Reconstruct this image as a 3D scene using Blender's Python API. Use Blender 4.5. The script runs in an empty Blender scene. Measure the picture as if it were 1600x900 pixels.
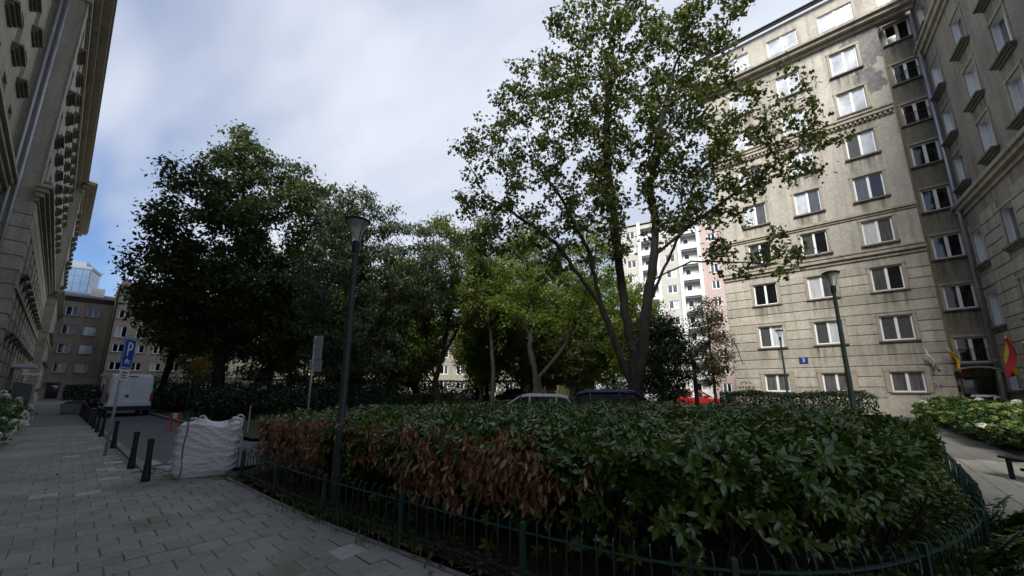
import bpy, bmesh, math, random
import numpy as np
from mathutils import Vector, Matrix, noise as mnoise

random.seed(7)
rng = np.random.default_rng(7)
R = math.radians
scene = bpy.context.scene
col = scene.collection

# ------------------------------------------------------------------ camera
cam_d = bpy.data.cameras.new('camera')
cam = bpy.data.objects.new('camera', cam_d)
col.objects.link(cam)
cam_d.sensor_width = 36.0
cam_d.lens = 13.5
cam_d.shift_y = 0.021875
cam_d.clip_start = 0.05
cam_d.clip_end = 3000
cam.location = (0, 0, 1.6)
cam.rotation_euler = (R(90 + 11.402), 0, R(-48.6))
scene.camera = cam

# ------------------------------------------------------------------ light
SUN_AZ = (-0.93, -0.36)
SUN_EL = 42.0
world = bpy.data.worlds.new('World')
scene.world = world
world.use_nodes = True


def mixc(N, L, f, a, b, mode='MIX'):
    m = N.new('ShaderNodeMix')
    m.data_type = 'RGBA'
    m.blend_type = mode
    if isinstance(f, (int, float)):
        m.inputs[0].default_value = f
    else:
        L.new(f, m.inputs[0])
    for i, c in ((6, a), (7, b)):
        if isinstance(c, tuple):
            m.inputs[i].default_value = (*c, 1)
        else:
            L.new(c, m.inputs[i])
    return m.outputs[2]


def build_world():
    nt = world.node_tree
    N, L = nt.nodes, nt.links
    N.clear()
    out = N.new('ShaderNodeOutputWorld')
    bg = N.new('ShaderNodeBackground')
    bg.inputs['Strength'].default_value = 0.1
    L.new(bg.outputs[0], out.inputs[0])
    sky = N.new('ShaderNodeTexSky')
    sky.sky_type = 'NISHITA'
    sky.sun_disc = False
    sky.sun_elevation = R(SUN_EL)
    sky.sun_rotation = math.atan2(SUN_AZ[0], SUN_AZ[1])
    sky.air_density = 1.0
    sky.dust_density = 1.2
    tc = N.new('ShaderNodeTexCoord')
    sep = N.new('ShaderNodeSeparateXYZ')
    L.new(tc.outputs['Generated'], sep.inputs[0])

    def math_(op, a, b=None, clamp=False):
        m = N.new('ShaderNodeMath')
        m.operation = op
        m.use_clamp = clamp
        for i, v in enumerate((a, b)):
            if v is None:
                continue
            if isinstance(v, (int, float)):
                m.inputs[i].default_value = v
            else:
                L.new(v, m.inputs[i])
        return m.outputs[0]
    zc = math_('ADD', math_('MAXIMUM', sep.outputs[2], 0.0), 0.16)
    cx = math_('DIVIDE', sep.outputs[0], zc)
    cy = math_('DIVIDE', sep.outputs[1], zc)
    cmb = N.new('ShaderNodeCombineXYZ')
    L.new(cx, cmb.inputs[0])
    L.new(cy, cmb.inputs[1])

    def noise(scale, detail, off, rough=0.55, dist=0.0):
        mp = N.new('ShaderNodeMapping')
        mp.inputs['Location'].default_value = off
        mp.inputs['Rotation'].default_value = (0, 0, R(35))
        mp.inputs['Scale'].default_value = (1.0, 0.55, 1.0)
        L.new(cmb.outputs[0], mp.inputs[0])
        n = N.new('ShaderNodeTexNoise')
        n.inputs['Scale'].default_value = scale
        n.inputs['Detail'].default_value = detail
        n.inputs['Roughness'].default_value = rough
        n.inputs['Distortion'].default_value = dist
        L.new(mp.outputs[0], n.inputs['Vector'])
        return n.outputs[0]

    def ramp(x, stops):
        r = N.new('ShaderNodeValToRGB')
        e = r.color_ramp.elements
        while len(e) < len(stops):
            e.new(0.5)
        for i, (p, c) in enumerate(stops):
            e[i].position = p
            e[i].color = (*c, 1) if len(c) == 3 else c
        r.color_ramp.interpolation = 'EASE'
        L.new(x, r.inputs[0])
        return r.outputs[0]
    cover = ramp(noise(0.55, 5, (CLOUD_OFF[0], CLOUD_OFF[1], 0), 0.5, 0.3), [(0.36, (0, 0, 0)), (0.50, (1, 1, 1))])
    shade = ramp(noise(0.9, 6, (7.3, 2.1, 0), 0.52, 0.4), [(0.32, (1.08, 1.30, 1.78)), (0.50, (1.62, 1.80, 2.20)), (0.68, (2.22, 2.36, 2.66))])
    low = ramp(sep.outputs[2], [(0.0, (1, 1, 1)), (0.55, (0, 0, 0))])
    hor = N.new('ShaderNodeMix')
    hor.data_type = 'RGBA'
    L.new(math_('MULTIPLY', low, 0.5), hor.inputs[0])
    L.new(shade, hor.inputs[6])
    hor.inputs[7].default_value = (2.35, 2.50, 2.80, 1)
    mix = N.new('ShaderNodeMix')
    mix.data_type = 'RGBA'
    L.new(cover, mix.inputs[0])
    L.new(mixc(N, L, 1.0, sky.outputs[0], (0.30, 0.36, 0.46), 'MULTIPLY'), mix.inputs[6])
    L.new(hor.outputs[2], mix.inputs[7])
    L.new(mix.outputs[2], bg.inputs['Color'])


CLOUD_OFF = (3.1, 1.7)
build_world()

sun_d = bpy.data.lights.new('sun', 'SUN')
sun_d.energy = 1.75
sun_d.angle = R(25)
sun_d.color = (1.0, 0.97, 0.92)
sun = bpy.data.objects.new('sun', sun_d)
col.objects.link(sun)
sv = Vector((SUN_AZ[0] * math.cos(R(SUN_EL)), SUN_AZ[1] * math.cos(R(SUN_EL)), math.sin(R(SUN_EL))))
sun.rotation_euler = sv.to_track_quat('Z', 'Y').to_euler()
sun.location = (0, 0, 60)

scene.view_settings.view_transform = 'Standard'
scene.view_settings.look = 'None'
scene.view_settings.gamma = 1.0
scene.view_settings.use_curve_mapping = False
scene.view_settings.exposure = 1.9
scene.render.engine = 'CYCLES'

# ------------------------------------------------------------------ materials
M = {}


def nodes(name):
    m = bpy.data.materials.new(name)
    m.use_nodes = True
    nt = m.node_tree
    b = nt.nodes['Principled BSDF']
    return m, nt.nodes, nt.links, b


def pos_noise(N, L, scale, detail=5, stretch=(1, 1, 1), rough=0.6, obj=False, off=(0, 0, 0)):
    if obj:
        g = N.new('ShaderNodeTexCoord').outputs['Object']
    else:
        g = N.new('ShaderNodeNewGeometry').outputs['Position']
    mp = N.new('ShaderNodeMapping')
    mp.inputs['Scale'].default_value = stretch
    mp.inputs['Location'].default_value = off
    L.new(g, mp.inputs[0])
    n = N.new('ShaderNodeTexNoise')
    n.inputs['Scale'].default_value = scale
    n.inputs['Detail'].default_value = detail
    n.inputs['Roughness'].default_value = rough
    L.new(mp.outputs[0], n.inputs['Vector'])
    return n.outputs[0]


def rampf(N, L, x, p0, p1):
    r = N.new('ShaderNodeMapRange')
    r.inputs[1].default_value = p0
    r.inputs[2].default_value = p1
    L.new(x, r.inputs[0])
    return r.outputs[0]


def add_bump(N, L, b, h, strength, dist=0.02):
    bp = N.new('ShaderNodeBump')
    bp.inputs['Strength'].default_value = strength
    bp.inputs['Distance'].default_value = dist
    L.new(h, bp.inputs['Height'])
    L.new(bp.outputs[0], b.inputs['Normal'])


def pm(name, c1, c2=None, scale=3.0, rough=0.7, spec=0.4, metal=0.0, bump=0.0, bscale=30.0, stretch=(1, 1, 1), p=(0.35, 0.65), rnd=0.0, bdist=0.01):
    """plain two-tone procedural material with optional bump and per-object tint"""
    m, N, L, b = nodes(name)
    c2 = c2 or tuple(k * 0.75 for k in c1)
    f = rampf(N, L, pos_noise(N, L, scale, stretch=stretch), *p)
    c = mixc(N, L, f, c1, c2)
    if rnd:
        oi = N.new('ShaderNodeObjectInfo')
        r = N.new('ShaderNodeMapRange')
        r.inputs[3].default_value = 1 - rnd
        r.inputs[4].default_value = 1 + rnd
        L.new(oi.outputs['Random'], r.inputs[0])
        hs = N.new('ShaderNodeHueSaturation')
        L.new(r.outputs[0], hs.inputs['Value'])
        L.new(c, hs.inputs['Color'])
        c = hs.outputs[0]
    L.new(c, b.inputs['Base Color'])
    b.inputs['Roughness'].default_value = rough
    b.inputs['Specular IOR Level'].default_value = spec
    b.inputs['Metallic'].default_value = metal
    if bump:
        add_bump(N, L, b, pos_noise(N, L, bscale, 6), bump, bdist)
    M[name] = m
    return m


def plaster(name, c1, c2, dirt, rnd=0.0, damage=None, streak=0.55, bump=0.35):
    m, N, L, b = nodes(name)
    f = rampf(N, L, pos_noise(N, L, 0.5, 6), 0.32, 0.68)
    c = mixc(N, L, f, c1, c2)
    st = rampf(N, L, pos_noise(N, L, 1.0, 5, stretch=(2.2, 2.2, 0.16)), 0.48, 0.75)
    mm = N.new('ShaderNodeMath'); mm.operation = 'MULTIPLY'
    L.new(st, mm.inputs[0]); mm.inputs[1].default_value = streak
    c = mixc(N, L, mm.outputs[0], c, dirt)
    fine = rampf(N, L, pos_noise(N, L, 7.0, 8, rough=0.7), 0.25, 0.8)
    c = mixc(N, L, 0.5, c, mixc(N, L, fine, (0.12, 0.11, 0.095), (0.62, 0.58, 0.5)), 'OVERLAY')
    if rnd:
        oi = N.new('ShaderNodeObjectInfo')
        r = N.new('ShaderNodeMapRange')
        r.inputs[3].default_value = 1 - rnd
        r.inputs[4].default_value = 1 + rnd
        L.new(oi.outputs['Random'], r.inputs[0])
        hs = N.new('ShaderNodeHueSaturation')
        L.new(r.outputs[0], hs.inputs['Value'])
        L.new(c, hs.inputs['Color'])
        c = hs.outputs[0]
    if damage:
        # patches where the render has come off, each round a point of the wall
        acc = None
        g = N.new('ShaderNodeNewGeometry').outputs['Position']
        nz = pos_noise(N, L, 0.9, 7, rough=0.68)
        for (px, py, pz, rad) in damage:
            vd = N.new('ShaderNodeVectorMath'); vd.operation = 'DISTANCE'
            L.new(g, vd.inputs[0]); vd.inputs[1].default_value = (px, py, pz)
            dv = N.new('ShaderNodeMath'); dv.operation = 'DIVIDE'
            L.new(vd.outputs['Value'], dv.inputs[0]); dv.inputs[1].default_value = rad
            ad = N.new('ShaderNodeMath'); ad.operation = 'MULTIPLY_ADD'
            L.new(nz, ad.inputs[0]); ad.inputs[1].default_value = 2.6
            L.new(dv.outputs[0], ad.inputs[2])
            k = rampf(N, L, ad.outputs[0], 2.06, 1.98)
            if acc is None:
                acc = k
            else:
                mx = N.new('ShaderNodeMath'); mx.operation = 'MAXIMUM'
                L.new(acc, mx.inputs[0]); L.new(k, mx.inputs[1]); acc = mx.outputs[0]
        raw = mixc(N, L, rampf(N, L, pos_noise(N, L, 5, 7), 0.3, 0.7), (0.13, 0.125, 0.125), (0.27, 0.26, 0.25))
        c = mixc(N, L, acc, c, raw)
    L.new(c, b.inputs['Base Color'])
    b.inputs['Roughness'].default_value = 0.9
    b.inputs['Specular IOR Level'].default_value = 0.2
    add_bump(N, L, b, pos_noise(N, L, 22, 6, rough=0.7), bump, 0.015)
    M[name] = m
    return m


def leaf_mat(name, c1, c2, c3, rough=0.45, spec=0.4, trans=0.3, trans_col=None):
    m, N, L, b = nodes(name)
    g = N.new('ShaderNodeNewGeometry')
    r = N.new('ShaderNodeValToRGB')
    e = r.color_ramp.elements
    e[0].position = 0.0; e[0].color = (*c1, 1)
    e[1].position = 1.0; e[1].color = (*c3, 1)
    k = e.new(0.55); k.color = (*c2, 1)
    L.new(g.outputs['Random Per Island'], r.inputs[0])
    big = rampf(N, L, pos_noise(N, L, 0.45, 3), 0.3, 0.7)
    c = mixc(N, L, big, r.outputs[0], mixc(N, L, 0.5, r.outputs[0], c2))
    L.new(c, b.inputs['Base Color'])
    b.inputs['Roughness'].default_value = rough
    b.inputs['Specular IOR Level'].default_value = spec
    out = N['Material Output']
    if trans:
        t = N.new('ShaderNodeBsdfTranslucent')
        hs = N.new('ShaderNodeHueSaturation')
        hs.inputs['Value'].default_value = 1.5
        hs.inputs['Saturation'].default_value = 1.1
        L.new(c, hs.inputs['Color'])
        L.new(hs.outputs[0], t.inputs[0])
        ms = N.new('ShaderNodeMixShader')
        ms.inputs[0].default_value = trans
        L.new(b.outputs[0], ms.inputs[1])
        L.new(t.outputs[0], ms.inputs[2])
        L.new(ms.outputs[0], out.inputs[0])
    M[name] = m
    return m


def glass_pane(name, base, rough=0.04, curtain=None, coat=0.5):
    """window pane seen from outside: dark room or curtain behind a glossy sheet"""
    m, N, L, b = nodes(name)
    if curtain:
        f = rampf(N, L, pos_noise(N, L, 9, 3, stretch=(1, 1, 0.08)), 0.3, 0.7)
        L.new(mixc(N, L, f, base, curtain), b.inputs['Base Color'])
    else:
        f = rampf(N, L, pos_noise(N, L, 1.3, 3), 0.3, 0.7)
        L.new(mixc(N, L, f, base, tuple(k * 0.5 for k in base)), b.inputs['Base Color'])
    b.inputs['Roughness'].default_value = rough
    b.inputs['Specular IOR Level'].default_value = 0.6
    b.inputs['Coat Weight'].default_value = coat
    b.inputs['Coat Roughness'].default_value = 0.02
    add_bump(N, L, b, pos_noise(N, L, 1.6, 1), 0.06, 0.02)
    M[name] = m


plaster('wall_light', (0.57, 0.55, 0.50), (0.445, 0.43, 0.39), (0.24, 0.22, 0.185), streak=0.7, damage=[(32.1, -3.6, 24.3, 2.1), (32.1, -3.3, 21.6, 1.2), (32.8, -4.8, 24.2, 1.6)])
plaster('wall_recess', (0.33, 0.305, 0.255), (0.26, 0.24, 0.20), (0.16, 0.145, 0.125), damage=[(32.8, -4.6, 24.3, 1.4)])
plaster('wall_wing', (0.44, 0.41, 0.355), (0.31, 0.29, 0.25), (0.16, 0.145, 0.125), bump=0.8, streak=0.75)
plaster('wall_left', (0.50, 0.46, 0.385), (0.40, 0.37, 0.31), (0.20, 0.18, 0.15))
plaster('wall_far', (0.56, 0.48, 0.37), (0.46, 0.40, 0.305), (0.22, 0.19, 0.15))
plaster('stone', (0.57, 0.54, 0.475), (0.455, 0.43, 0.375), (0.26, 0.23, 0.185), rnd=0.11, streak=0.65)
plaster('stone_left', (0.52, 0.48, 0.40), (0.42, 0.385, 0.32), (0.21, 0.185, 0.15), rnd=0.1)
plaster('cornice', (0.50, 0.465, 0.39), (0.41, 0.38, 0.32), (0.16, 0.145, 0.12), streak=0.7)
plaster('sill', (0.26, 0.235, 0.20), (0.20, 0.185, 0.16), (0.10, 0.09, 0.08), streak=0.7)
plaster('pale_far', (0.36, 0.34, 0.29), (0.30, 0.28, 0.24), (0.18, 0.17, 0.145))
plaster('cream', (0.60, 0.57, 0.46), (0.52, 0.49, 0.40), (0.30, 0.28, 0.23))
plaster('white_wall', (0.74, 0.755, 0.76), (0.68, 0.695, 0.70), (0.55, 0.56, 0.57), streak=0.25)
plaster('grey_wall', (0.56, 0.555, 0.53), (0.50, 0.495, 0.475), (0.42, 0.415, 0.40), streak=0.25)
plaster('pink_wall', (0.55, 0.455, 0.44), (0.50, 0.415, 0.40), (0.46, 0.36, 0.35), streak=0.25)
plaster('yellow_wall', (0.62, 0.52, 0.27), (0.54, 0.45, 0.24), (0.36, 0.30, 0.18))
pm('groove', (0.14, 0.125, 0.10), (0.10, 0.09, 0.075), rough=0.95)
pm('roof_dark', (0.055, 0.05, 0.048), (0.03, 0.03, 0.03), rough=0.7)
pm('white_frame', (0.87, 0.87, 0.87), (0.82, 0.82, 0.82), scale=2, rough=0.4)
pm('zinc', (0.50, 0.51, 0.53), (0.38, 0.39, 0.41), scale=2, rough=0.45, metal=0.5, stretch=(1, 1, 0.3))
pm('old_pipe', (0.30, 0.26, 0.22), (0.20, 0.17, 0.145), scale=2, rough=0.7)
pm('black_paint', (0.012, 0.012, 0.013), (0.02, 0.02, 0.02), scale=6, rough=0.5, bump=0.1, bscale=60)
pm('black_iron', (0.015, 0.016, 0.016), rough=0.5)
pm('green_iron', (0.018, 0.050, 0.040), (0.030, 0.066, 0.054), scale=8, rough=0.38, spec=0.5, bump=0.15, bscale=80)
pm('lamp_green', (0.040, 0.062, 0.054), (0.028, 0.044, 0.038), scale=4, rough=0.45, bump=0.05)
pm('door_dark', (0.02, 0.018, 0.016), (0.012, 0.011, 0.01), rough=0.35)
pm('door_frame', (0.10, 0.09, 0.075), rough=0.6)
glass_pane('pane_dark', (0.010, 0.011, 0.012), coat=0.0)
glass_pane('pane_mid', (0.05, 0.052, 0.055), curtain=(0.10, 0.10, 0.10))
glass_pane('pane_curtain', (0.42, 0.43, 0.45), curtain=(0.62, 0.63, 0.66))
glass_pane('pane_pale', (0.62, 0.65, 0.70), rough=0.1)  # pale bluish-white pane, mottled darker in soft patches
glass_pane('pane_lace', (0.16, 0.16, 0.15), curtain=(0.05, 0.05, 0.05))
pm('soil', (0.055, 0.042, 0.030), (0.030, 0.023, 0.017), scale=5, rough=0.95, bump=0.8, bscale=25, bdist=0.03)
pm('lawn', (0.035, 0.06, 0.018), (0.055, 0.065, 0.03), scale=0.7, rough=0.95, bump=0.8, bscale=18, bdist=0.04)
pm('asphalt', (0.15, 0.147, 0.138), (0.11, 0.108, 0.10), scale=1.2, rough=0.85, bump=0.4, bscale=90, bdist=0.006)
pm('kerb', (0.26, 0.25, 0.23), (0.18, 0.175, 0.16), scale=4, rough=0.85, rnd=0.1, bump=0.3, bscale=50)
pm('joint_sand', (0.20, 0.19, 0.145), (0.13, 0.125, 0.09), scale=6, rough=0.95, bump=0.4, bscale=40)


def paver_mat():
    m, N, L, b = nodes('paver')
    f = rampf(N, L, pos_noise(N, L, 0.55, 5), 0.32, 0.66)
    c = mixc(N, L, f, (0.375, 0.36, 0.31), (0.27, 0.26, 0.215))
    moss = rampf(N, L, pos_noise(N, L, 1.1, 6, off=(5, 2, 0)), 0.52, 0.72)
    c = mixc(N, L, moss, c, (0.21, 0.20, 0.12))
    sp = rampf(N, L, pos_noise(N, L, 60, 4, rough=0.75), 0.35, 0.75)
    c = mixc(N, L, 0.45, c, mixc(N, L, sp, (0.2, 0.2, 0.2), (0.72, 0.72, 0.70)), 'OVERLAY')
    st = rampf(N, L, pos_noise(N, L, 2.6, 7, rough=0.7, off=(1, 9, 3)), 0.60, 0.66)
    mm = N.new('ShaderNodeMath'); mm.operation = 'MULTIPLY'
    L.new(st, mm.inputs[0]); mm.inputs[1].default_value = 0.5
    dk_ = rampf(N, L, pos_noise(N, L, 1.7, 7, rough=0.72, off=(4, 3, 8)), 0.56, 0.70)
    c = mixc(N, L, mixc(N, L, 0.6, (0, 0, 0), dk_), c, (0.13, 0.125, 0.095))
    c = mixc(N, L, mm.outputs[0], c, (0.40, 0.385, 0.34))
    oi = N.new('ShaderNodeObjectInfo')
    r = N.new('ShaderNodeMapRange')
    r.inputs[3].default_value = 0.92
    r.inputs[4].default_value = 1.07
    L.new(oi.outputs['Random'], r.inputs[0])
    hs = N.new('ShaderNodeHueSaturation')
    L.new(r.outputs[0], hs.inputs['Value'])
    isl = N.new('ShaderNodeNewGeometry')
    r2 = N.new('ShaderNodeMapRange')
    r2.inputs[3].default_value = 0.95
    r2.inputs[4].default_value = 1.05
    L.new(isl.outputs['Random Per Island'], r2.inputs[0])
    hs2 = N.new('ShaderNodeHueSaturation')
    L.new(r2.outputs[0], hs2.inputs['Value'])
    L.new(c, hs.inputs['Color'])
    L.new(hs.outputs[0], hs2.inputs['Color'])
    L.new(hs2.outputs[0], b.inputs['Base Color'])
    b.inputs['Roughness'].default_value = 0.82
    b.inputs['Specular IOR Level'].default_value = 0.35
    add_bump(N, L, b, pos_noise(N, L, 45, 8, rough=0.7), 0.5, 0.006)
    M['paver'] = m


paver_mat()


def paving_far():
    m, N, L, b = nodes('paving_far')
    g = N.new('ShaderNodeNewGeometry').outputs['Position']
    br = N.new('ShaderNodeTexBrick')
    br.inputs['Scale'].default_value = 1.0
    br.inputs['Brick Width'].default_value = 0.30
    br.inputs['Row Height'].default_value = 0.30
    br.inputs['Mortar Size'].default_value = 0.006
    br.inputs['Color1'].default_value = (0.22, 0.212, 0.19, 1)
    br.inputs['Color2'].default_value = (0.18, 0.172, 0.155, 1)
    br.inputs['Mortar'].default_value = (0.07, 0.065, 0.055, 1)
    L.new(g, br.inputs['Vector'])
    f = rampf(N, L, pos_noise(N, L, 0.6, 6), 0.3, 0.7)
    c = mixc(N, L, f, br.outputs[0], mixc(N, L, 0.5, br.outputs[0], (0.12, 0.115, 0.09)))
    L.new(c, b.inputs['Base Color'])
    b.inputs['Roughness'].default_value = 0.85
    add_bump(N, L, b, pos_noise(N, L, 40, 6), 0.4, 0.006)
    M['paving_far'] = m


paving_far()
pm('pale_slab', (0.48, 0.46, 0.40), (0.38, 0.36, 0.31), scale=9, rough=0.8, bump=0.3, bscale=40)
pm('pale_line', (0.55, 0.55, 0.52), (0.42, 0.42, 0.39), scale=7, rough=0.8)
pm('blue_slab', (0.32, 0.36, 0.43), (0.26, 0.29, 0.35), scale=7, rough=0.6)
pm('bark', (0.060, 0.050, 0.040), (0.030, 0.026, 0.021), scale=6, rough=0.95, bump=0.9, bscale=14, stretch=(1, 1, 0.25), bdist=0.03)
pm('bark_dark', (0.035, 0.030, 0.025), (0.018, 0.016, 0.014), scale=6, rough=0.95, bump=0.9, bscale=14, stretch=(1, 1, 0.25), bdist=0.03)
pm('twig', (0.07, 0.055, 0.035), (0.04, 0.03, 0.02), scale=8, rough=0.9)
leaf_mat('leaf_maple', (0.040, 0.070, 0.014), (0.066, 0.092, 0.020), (0.12, 0.085, 0.024), trans=0.38)
leaf_mat('leaf_linden', (0.038, 0.062, 0.018), (0.062, 0.088, 0.026), (0.11, 0.10, 0.034), trans=0.35)
leaf_mat('leaf_silver', (0.050, 0.072, 0.032), (0.078, 0.100, 0.048), (0.12, 0.14, 0.08), trans=0.3)
leaf_mat('leaf_mid', (0.055, 0.085, 0.020), (0.088, 0.120, 0.028), (0.13, 0.13, 0.038), trans=0.45)
leaf_mat('leaf_bright', (0.075, 0.12, 0.018), (0.12, 0.17, 0.028), (0.17, 0.18, 0.038), trans=0.5)
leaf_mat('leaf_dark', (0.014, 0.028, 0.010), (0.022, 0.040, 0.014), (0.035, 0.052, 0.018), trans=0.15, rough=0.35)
leaf_mat('leaf_rust', (0.09, 0.06, 0.022), (0.10, 0.085, 0.03), (0.06, 0.075, 0.025), trans=0.3)
leaf_mat('leaf_sunlit', (0.30, 0.16, 0.02), (0.26, 0.19, 0.03), (0.13, 0.14, 0.03), trans=0.4)  # sunlight on the sapling leaves is put into their yellow-orange colour
leaf_mat('leaf_laurel', (0.042, 0.088, 0.010), (0.070, 0.130, 0.015), (0.125, 0.18, 0.026), rough=0.20, spec=0.6, trans=0.12)
leaf_mat('leaf_dead', (0.17, 0.062, 0.034), (0.31, 0.145, 0.078), (0.56, 0.40, 0.26), rough=0.5, spec=0.4, trans=0.2)
leaf_mat('leaf_hydrangea', (0.030, 0.068, 0.016), (0.050, 0.10, 0.022), (0.085, 0.135, 0.03), rough=0.5, trans=0.25)
leaf_mat('petal_white', (0.72, 0.72, 0.62), (0.80, 0.80, 0.74), (0.66, 0.70, 0.52), rough=0.7, spec=0.2, trans=0.25)
leaf_mat('petal_green', (0.17, 0.22, 0.06), (0.24, 0.29, 0.09), (0.36, 0.37, 0.17), rough=0.7, spec=0.2, trans=0.25)
leaf_mat('grass_blade', (0.05, 0.10, 0.02), (0.075, 0.14, 0.025), (0.12, 0.15, 0.045), rough=0.5, trans=0.3)
leaf_mat('litter', (0.12, 0.07, 0.035), (0.17, 0.10, 0.05), (0.09, 0.06, 0.03), rough=0.7, trans=0.0)


def rain_dirt():
    m, N, L, b = nodes('rain_dirt')
    b.inputs['Base Color'].default_value = (0.075, 0.066, 0.052, 1)
    b.inputs['Roughness'].default_value = 0.95
    b.inputs['Specular IOR Level'].default_value = 0.1
    st = rampf(N, L, pos_noise(N, L, 1.0, 6, stretch=(5, 5, 0.35), rough=0.65), 0.42, 0.72)
    tc = N.new('ShaderNodeTexCoord')
    sp = N.new('ShaderNodeSeparateXYZ')
    L.new(tc.outputs['Generated'], sp.inputs[0])
    fz = rampf(N, L, sp.outputs[2], 0.0, 1.0)
    ex = N.new('ShaderNodeMath'); ex.operation = 'PINGPONG'
    L.new(sp.outputs[0], ex.inputs[0]); ex.inputs[1].default_value = 0.5
    fx = rampf(N, L, ex.outputs[0], 0.0, 0.14)
    a = N.new('ShaderNodeMath'); a.operation = 'MULTIPLY'
    L.new(st, a.inputs[0]); L.new(fz, a.inputs[1])
    c = N.new('ShaderNodeMath'); c.operation = 'MULTIPLY'
    L.new(a.outputs[0], c.inputs[0]); L.new(fx, c.inputs[1])
    d = N.new('ShaderNodeMath'); d.operation = 'MULTIPLY'
    L.new(c.outputs[0], d.inputs[0]); d.inputs[1].default_value = 0.75
    L.new(d.outputs[0], b.inputs['Alpha'])
    M['rain_dirt'] = m


rain_dirt()


# ------------------------------------------------------------------ mesh helpers
class MB:
    def __init__(s):
        s.v = []
        s.f = []
        s.mi = []

    def box(s, x0, x1, y0, y1, z0, z1, bev=0.0, mi=0):
        n = len(s.v)
        if bev <= 0:
            s.v += [(x0, y0, z0), (x1, y0, z0), (x1, y1, z0), (x0, y1, z0), (x0, y0, z1), (x1, y0, z1), (x1, y1, z1), (x0, y1, z1)]
            fs = [(0, 3, 2, 1), (4, 5, 6, 7), (0, 1, 5, 4), (1, 2, 6, 5), (2, 3, 7, 6), (3, 0, 4, 7)]
        else:
            b = bev
            s.v += [(x0, y0, z0), (x1, y0, z0), (x1, y1, z0), (x0, y1, z0),
                    (x0, y0, z1 - b), (x1, y0, z1 - b), (x1, y1, z1 - b), (x0, y1, z1 - b),
                    (x0 + b, y0 + b, z1), (x1 - b, y0 + b, z1), (x1 - b, y1 - b, z1), (x0 + b, y1 - b, z1)]
            fs = [(0, 3, 2, 1), (0, 1, 5, 4), (1, 2, 6, 5), (2, 3, 7, 6), (3, 0, 4, 7),
                  (4, 5, 9, 8), (5, 6, 10, 9), (6, 7, 11, 10), (7, 4, 8, 11), (8, 9, 10, 11)]
        for f in fs:
            s.f.append(tuple(n + k for k in f)); s.mi.append(mi)
        return s

    def quad(s, a, b, c, d, mi=0):
        n = len(s.v)
        s.v += [a, b, c, d]
        s.f.append((n, n + 1, n + 2, n + 3)); s.mi.append(mi)
        return s

    def poly_prism(s, pts, z0, z1, mi=0):
        n = len(s.v); k = len(pts)
        s.v += [(p[0], p[1], z0) for p in pts] + [(p[0], p[1], z1) for p in pts]
        s.f.append(tuple(n + i for i in reversed(range(k)))); s.mi.append(mi)
        s.f.append(tuple(n + k + i for i in range(k))); s.mi.append(mi)
        for i in range(k):
            j = (i + 1) % k
            s.f.append((n + i, n + j, n + k + j, n + k + i)); s.mi.append(mi)
        return s

    def lathe(s, prof, cx=0, cy=0, seg=16, mi=0, cap=True):
        n = len(s.v)
        for (r, z) in prof:
            for i in range(seg):
                a = 2 * math.pi * i / seg
                s.v.append((cx + r * math.cos(a), cy + r * math.sin(a), z))
        for j in range(len(prof) - 1):
            for i in range(seg):
                k = (i + 1) % seg
                s.f.append((n + j * seg + i, n + j * seg + k, n + (j + 1) * seg + k, n + (j + 1) * seg + i)); s.mi.append(mi)
        if cap:
            s.f.append(tuple(n + i for i in reversed(range(seg)))); s.mi.append(mi)
            m = n + (len(prof) - 1) * seg
            s.f.append(tuple(m + i for i in range(seg))); s.mi.append(mi)
        return s

    def tube(s, pts, rad, seg=8, mi=0, cap=True):
        pts = [Vector(p) for p in pts]
        rs = rad if isinstance(rad, (list, tuple)) else [rad] * len(pts)
        n = len(s.v)
        ref = Vector((0.31, 0.17, 0.93))
        for i, p in enumerate(pts):
            t = (pts[min(i + 1, len(pts) - 1)] - pts[max(i - 1, 0)]).normalized()
            u = t.cross(ref if abs(t.dot(ref)) < 0.95 else Vector((1, 0, 0))).normalized()
            w = t.cross(u)
            for k in range(seg):
                a = 2 * math.pi * k / seg
                q = p + (u * math.cos(a) + w * math.sin(a)) * rs[i]
                s.v.append(tuple(q))
        for j in range(len(pts) - 1):
            for i in range(seg):
                k = (i + 1) % seg
                s.f.append((n + j * seg + i, n + j * seg + k, n + (j + 1) * seg + k, n + (j + 1) * seg + i)); s.mi.append(mi)
        if cap:
            s.f.append(tuple(n + i for i in reversed(range(seg)))); s.mi.append(mi)
            m = n + (len(pts) - 1) * seg
            s.f.append(tuple(m + i for i in range(seg))); s.mi.append(mi)
        return s

    def mesh(s, name, mat, smooth=False):
        me = bpy.data.meshes.new(name)
        me.from_pydata(s.v, [], s.f)
        mats = mat if isinstance(mat, (list, tuple)) else [mat]
        for m in mats:
            me.materials.append(M[m] if isinstance(m, str) else m)
        if len(mats) > 1:
            me.polygons.foreach_set('material_index', s.mi)
        if smooth:
            me.polygons.foreach_set('use_smooth', [True] * len(me.polygons))
        me.update()
        return me

    def build(s, name, mat, parent=None, smooth=False, loc=None):
        return link(name, s.mesh(name, mat, smooth), parent, loc)


def link(name, data, parent=None, loc=None, rz=0.0):
    o = bpy.data.objects.new(name, data)
    col.objects.link(o)
    if parent is not None:
        o.parent = parent
    if loc is not None:
        o.location = loc
    if rz:
        o.rotation_euler = (0, 0, rz)
    return o


def thing(name, label, cat, loc=(0, 0, 0), rz=0.0, group=None):
    o = bpy.data.objects.new(name, None)
    o.empty_display_size = 0.2
    col.objects.link(o)
    o.location = loc
    o.rotation_euler = (0, 0, rz)
    return tag(o, label, cat, group)


def tag(o, label, cat, group=None):
    o['label'] = label
    o['category'] = cat
    if group:
        o['group'] = group
    return o


def structure(o):
    o['kind'] = 'structure'
    return o


def stuff(o):
    o['kind'] = 'stuff'
    return o


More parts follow.
